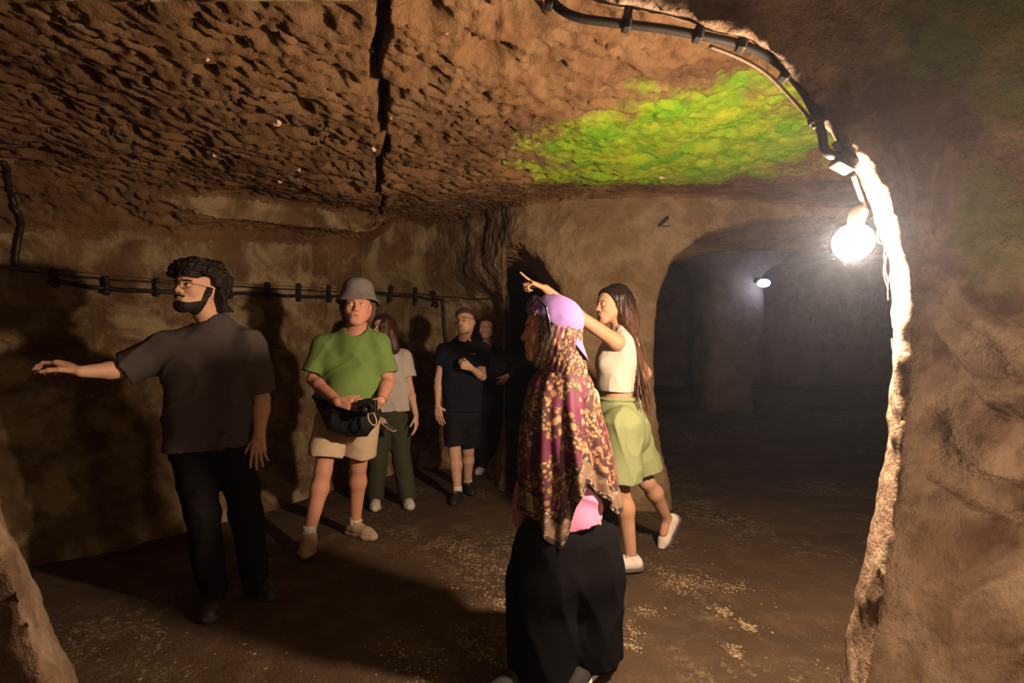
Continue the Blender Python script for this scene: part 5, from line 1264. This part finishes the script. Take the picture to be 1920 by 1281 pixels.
    chips = [(520, 233, 2.2), (524, 341, 2.2), (700, 281, 1.8), (402, 292, 1.5), (388, 112, 1.6), (697, 95, 1.5), (838, 62, 1.0), (733, 222, 1.2), (615, 290, 1.2), (1240, 332, 2.6), (980, 600, 0), (200, 250, 1.2), (860, 386, 1.0), (560, 320, .9)]
    for a, b, s_ in chips:
        if not s_: continue
        p, n = on_rock(B, a, b, .0, 1.8); k = .008*s_*p[1]/3.2; vs = []
        for i in range(7): th = i*6.283/7; vs.append(p+V(math.cos(th)*k*rg.uniform(.6, 1.5), math.sin(th)*k*rg.uniform(.5, 1.3), -.004+rg.uniform(-.003, .003)))
        top = [x+V(0, 0, .02) for x in vs]; c_ = p+V(0, 0, -.010*s_*.6); vs = vs+top+[c_]
        Q = [(i, i+7, (i+1) % 7+7, (i+1) % 7) for i in range(7)]+[(14, (i) % 7, (i+1) % 7, (i+2) % 7) for i in (0, 2, 4)]+[(14, 6, 0, 14)][:0]
        me = bpy.data.meshes.new('stone_chip'); me.from_pydata([tuple(x) for x in vs], [], Q+[(14, 6, 0)]); o = bpy.data.objects.new('stone_chip', me); COL.objects.link(o); me.materials.append(chip); o.parent = ce
    # roots and cobweb strands on the lit jamb
    ps = []
    for i in range(22):
        z = rg.uniform(1.15, 1.80); y = rg.uniform(1.46, 1.74); px = 1640 if z < 1.7 else 1600
        a = on_rock(B, px+rg.uniform(5, 40), HOR-(z-CAM_H)/y*FOC, .004, 1.0)[0]
        if a[1] > 1.9: continue
        e = a+V(rg.uniform(-.004, .006), rg.uniform(-.02, .01), -rg.uniform(.04, .11)); m_ = (a+e)/2+V(-rg.uniform(.0, .006), rg.uniform(-.01, .01), 0)
        ps.append(tube(spline([a, m_, e], 5), rg.uniform(.0006, .0013), 4, caps=False))
    if ps: v, q = join(ps); o = obj('hanging_rootlets', v, q, pale); o['kind'] = 'stuff'; o['label'] = 'fine pale rootlets and cobwebs on the lit edge of the near arch'; o['category'] = 'rootlets'
    # crumbled pale earth on the floor
    cl = plain('pale_clod', (.30, .235, .15), .95, .35, 40, .003)
    paths = [((815, 1018), (880, 1040), 22, 12), ((860, 1020), (875, 1060), 18, 10), ((905, 1055), (975, 1080), 20, 12), ((930, 1130), (975, 1120), 34, 14), ((880, 1060), (960, 1140), 24, 14),
             ((1255, 1080), (1290, 1110), 36, 10), ((1290, 1088), (1400, 1105), 44, 9), ((1200, 1050), (1260, 1080), 14, 8), ((1340, 1135), (1366, 1152), 18, 5), ((1385, 1160), (1415, 1182), 20, 5), ((1368, 1205), (1385, 1232), 16, 5),
             ((1165, 1200), (1200, 1222), 12, 6), ((1185, 1140), (1235, 1150), 16, 8), ((1180, 1165), (1195, 1195), 14, 8), ((870, 1190), (930, 1240), 40, 22), ((720, 1200), (820, 1270), 26, 26), ((600, 1010), (1000, 1200), 40, 60), ((1180, 990), (1600, 1260), 30, 50), ((60, 1180), (560, 1270), 30, 60), ((960, 960), (990, 1010), 10, 12), ((1225, 1000), (1290, 1040), 12, 12)]
    vs = []; Q = []; oc = 0
    base = np.array([(1, 0, 0), (0, 1, 0), (-1, 0, 0), (0, -1, 0), (0, 0, .7), (0, 0, -.5)], float)
    for (a, b, n_, sp) in paths:
        for i in range(n_*7):
            t_ = rg.rand(); px = a[0]+(b[0]-a[0])*t_+rg.randn()*sp*(1+1.2*(i % 3 == 0)); py = a[1]+(b[1]-a[1])*t_+rg.randn()*sp*.55
            y = CAM_H*FOC/max(py-HOR, 60); x = (px-960)/FOC*y; s_ = abs(rg.randn())*.0030+.0010
            if sp > 40: s_ *= .8
            c = V(x, y, float(floor_z(np.array([x]), np.array([y]))[0])+s_*.2)
            th = rg.rand()*3; R = np.array([[math.cos(th), -math.sin(th), 0], [math.sin(th), math.cos(th), 0], [0, 0, 1]]); w_ = (base*(rg.rand(6, 3)*.7+.6)*V(1.4, 1.0, .7)*s_)@R.T+c
            vs.append(w_); Q += [(oc, oc+1, oc+4), (oc+1, oc+2, oc+4), (oc+2, oc+3, oc+4), (oc+3, oc, oc+4), (oc+1, oc, oc+5), (oc+2, oc+1, oc+5), (oc+3, oc+2, oc+5), (oc, oc+3, oc+5)]; oc += 6
    o = obj('loose_earth', np.concatenate(vs), np.array(Q), cl, None, False); o['kind'] = 'stuff'; o['label'] = 'pale crumbs of earth strewn in ragged lines on the dark floor'; o['category'] = 'earth'
    # thin haze in the air
    if HAZE > 0:
        m = bpy.data.materials.new('haze'); m.use_nodes = True; nt = m.node_tree; nt.nodes.clear(); vo = nt.nodes.new('ShaderNodeVolumeScatter'); o_ = nt.nodes.new('ShaderNodeOutputMaterial'); nt.links.new(vo.outputs[0], o_.inputs['Volume'])
        vo.inputs['Color'].default_value = (.60, .72, 1, 1); vo.inputs['Density'].default_value = HAZE; vo.inputs['Anisotropy'].default_value = .78
        bm = bmesh.new(); bmesh.ops.create_cube(bm, size=1); me = bpy.data.meshes.new('haze'); bm.to_mesh(me); me.materials.append(m)
        o = bpy.data.objects.new('haze', me); COL.objects.link(o); o.location = (3.4, 5.8, 2.0); o.scale = (15.5, 18.6, 5.6); o['kind'] = 'stuff'; o['label'] = 'thin damp haze filling the chambers'; o['category'] = 'haze'
import time
_t0 = time.time()
def T(s): print('T', s, round(time.time()-_t0, 1))
build_cave(); build_floor(); T('cave')
details(); T('details')
man_charcoal(); T('charcoal'); man_green(); T('green'); woman_grey(); T('grey'); man_polo(); T('polo'); person_black(); T('black'); woman_pointing(); T('pointing'); woman_scarf(); T('scarf')
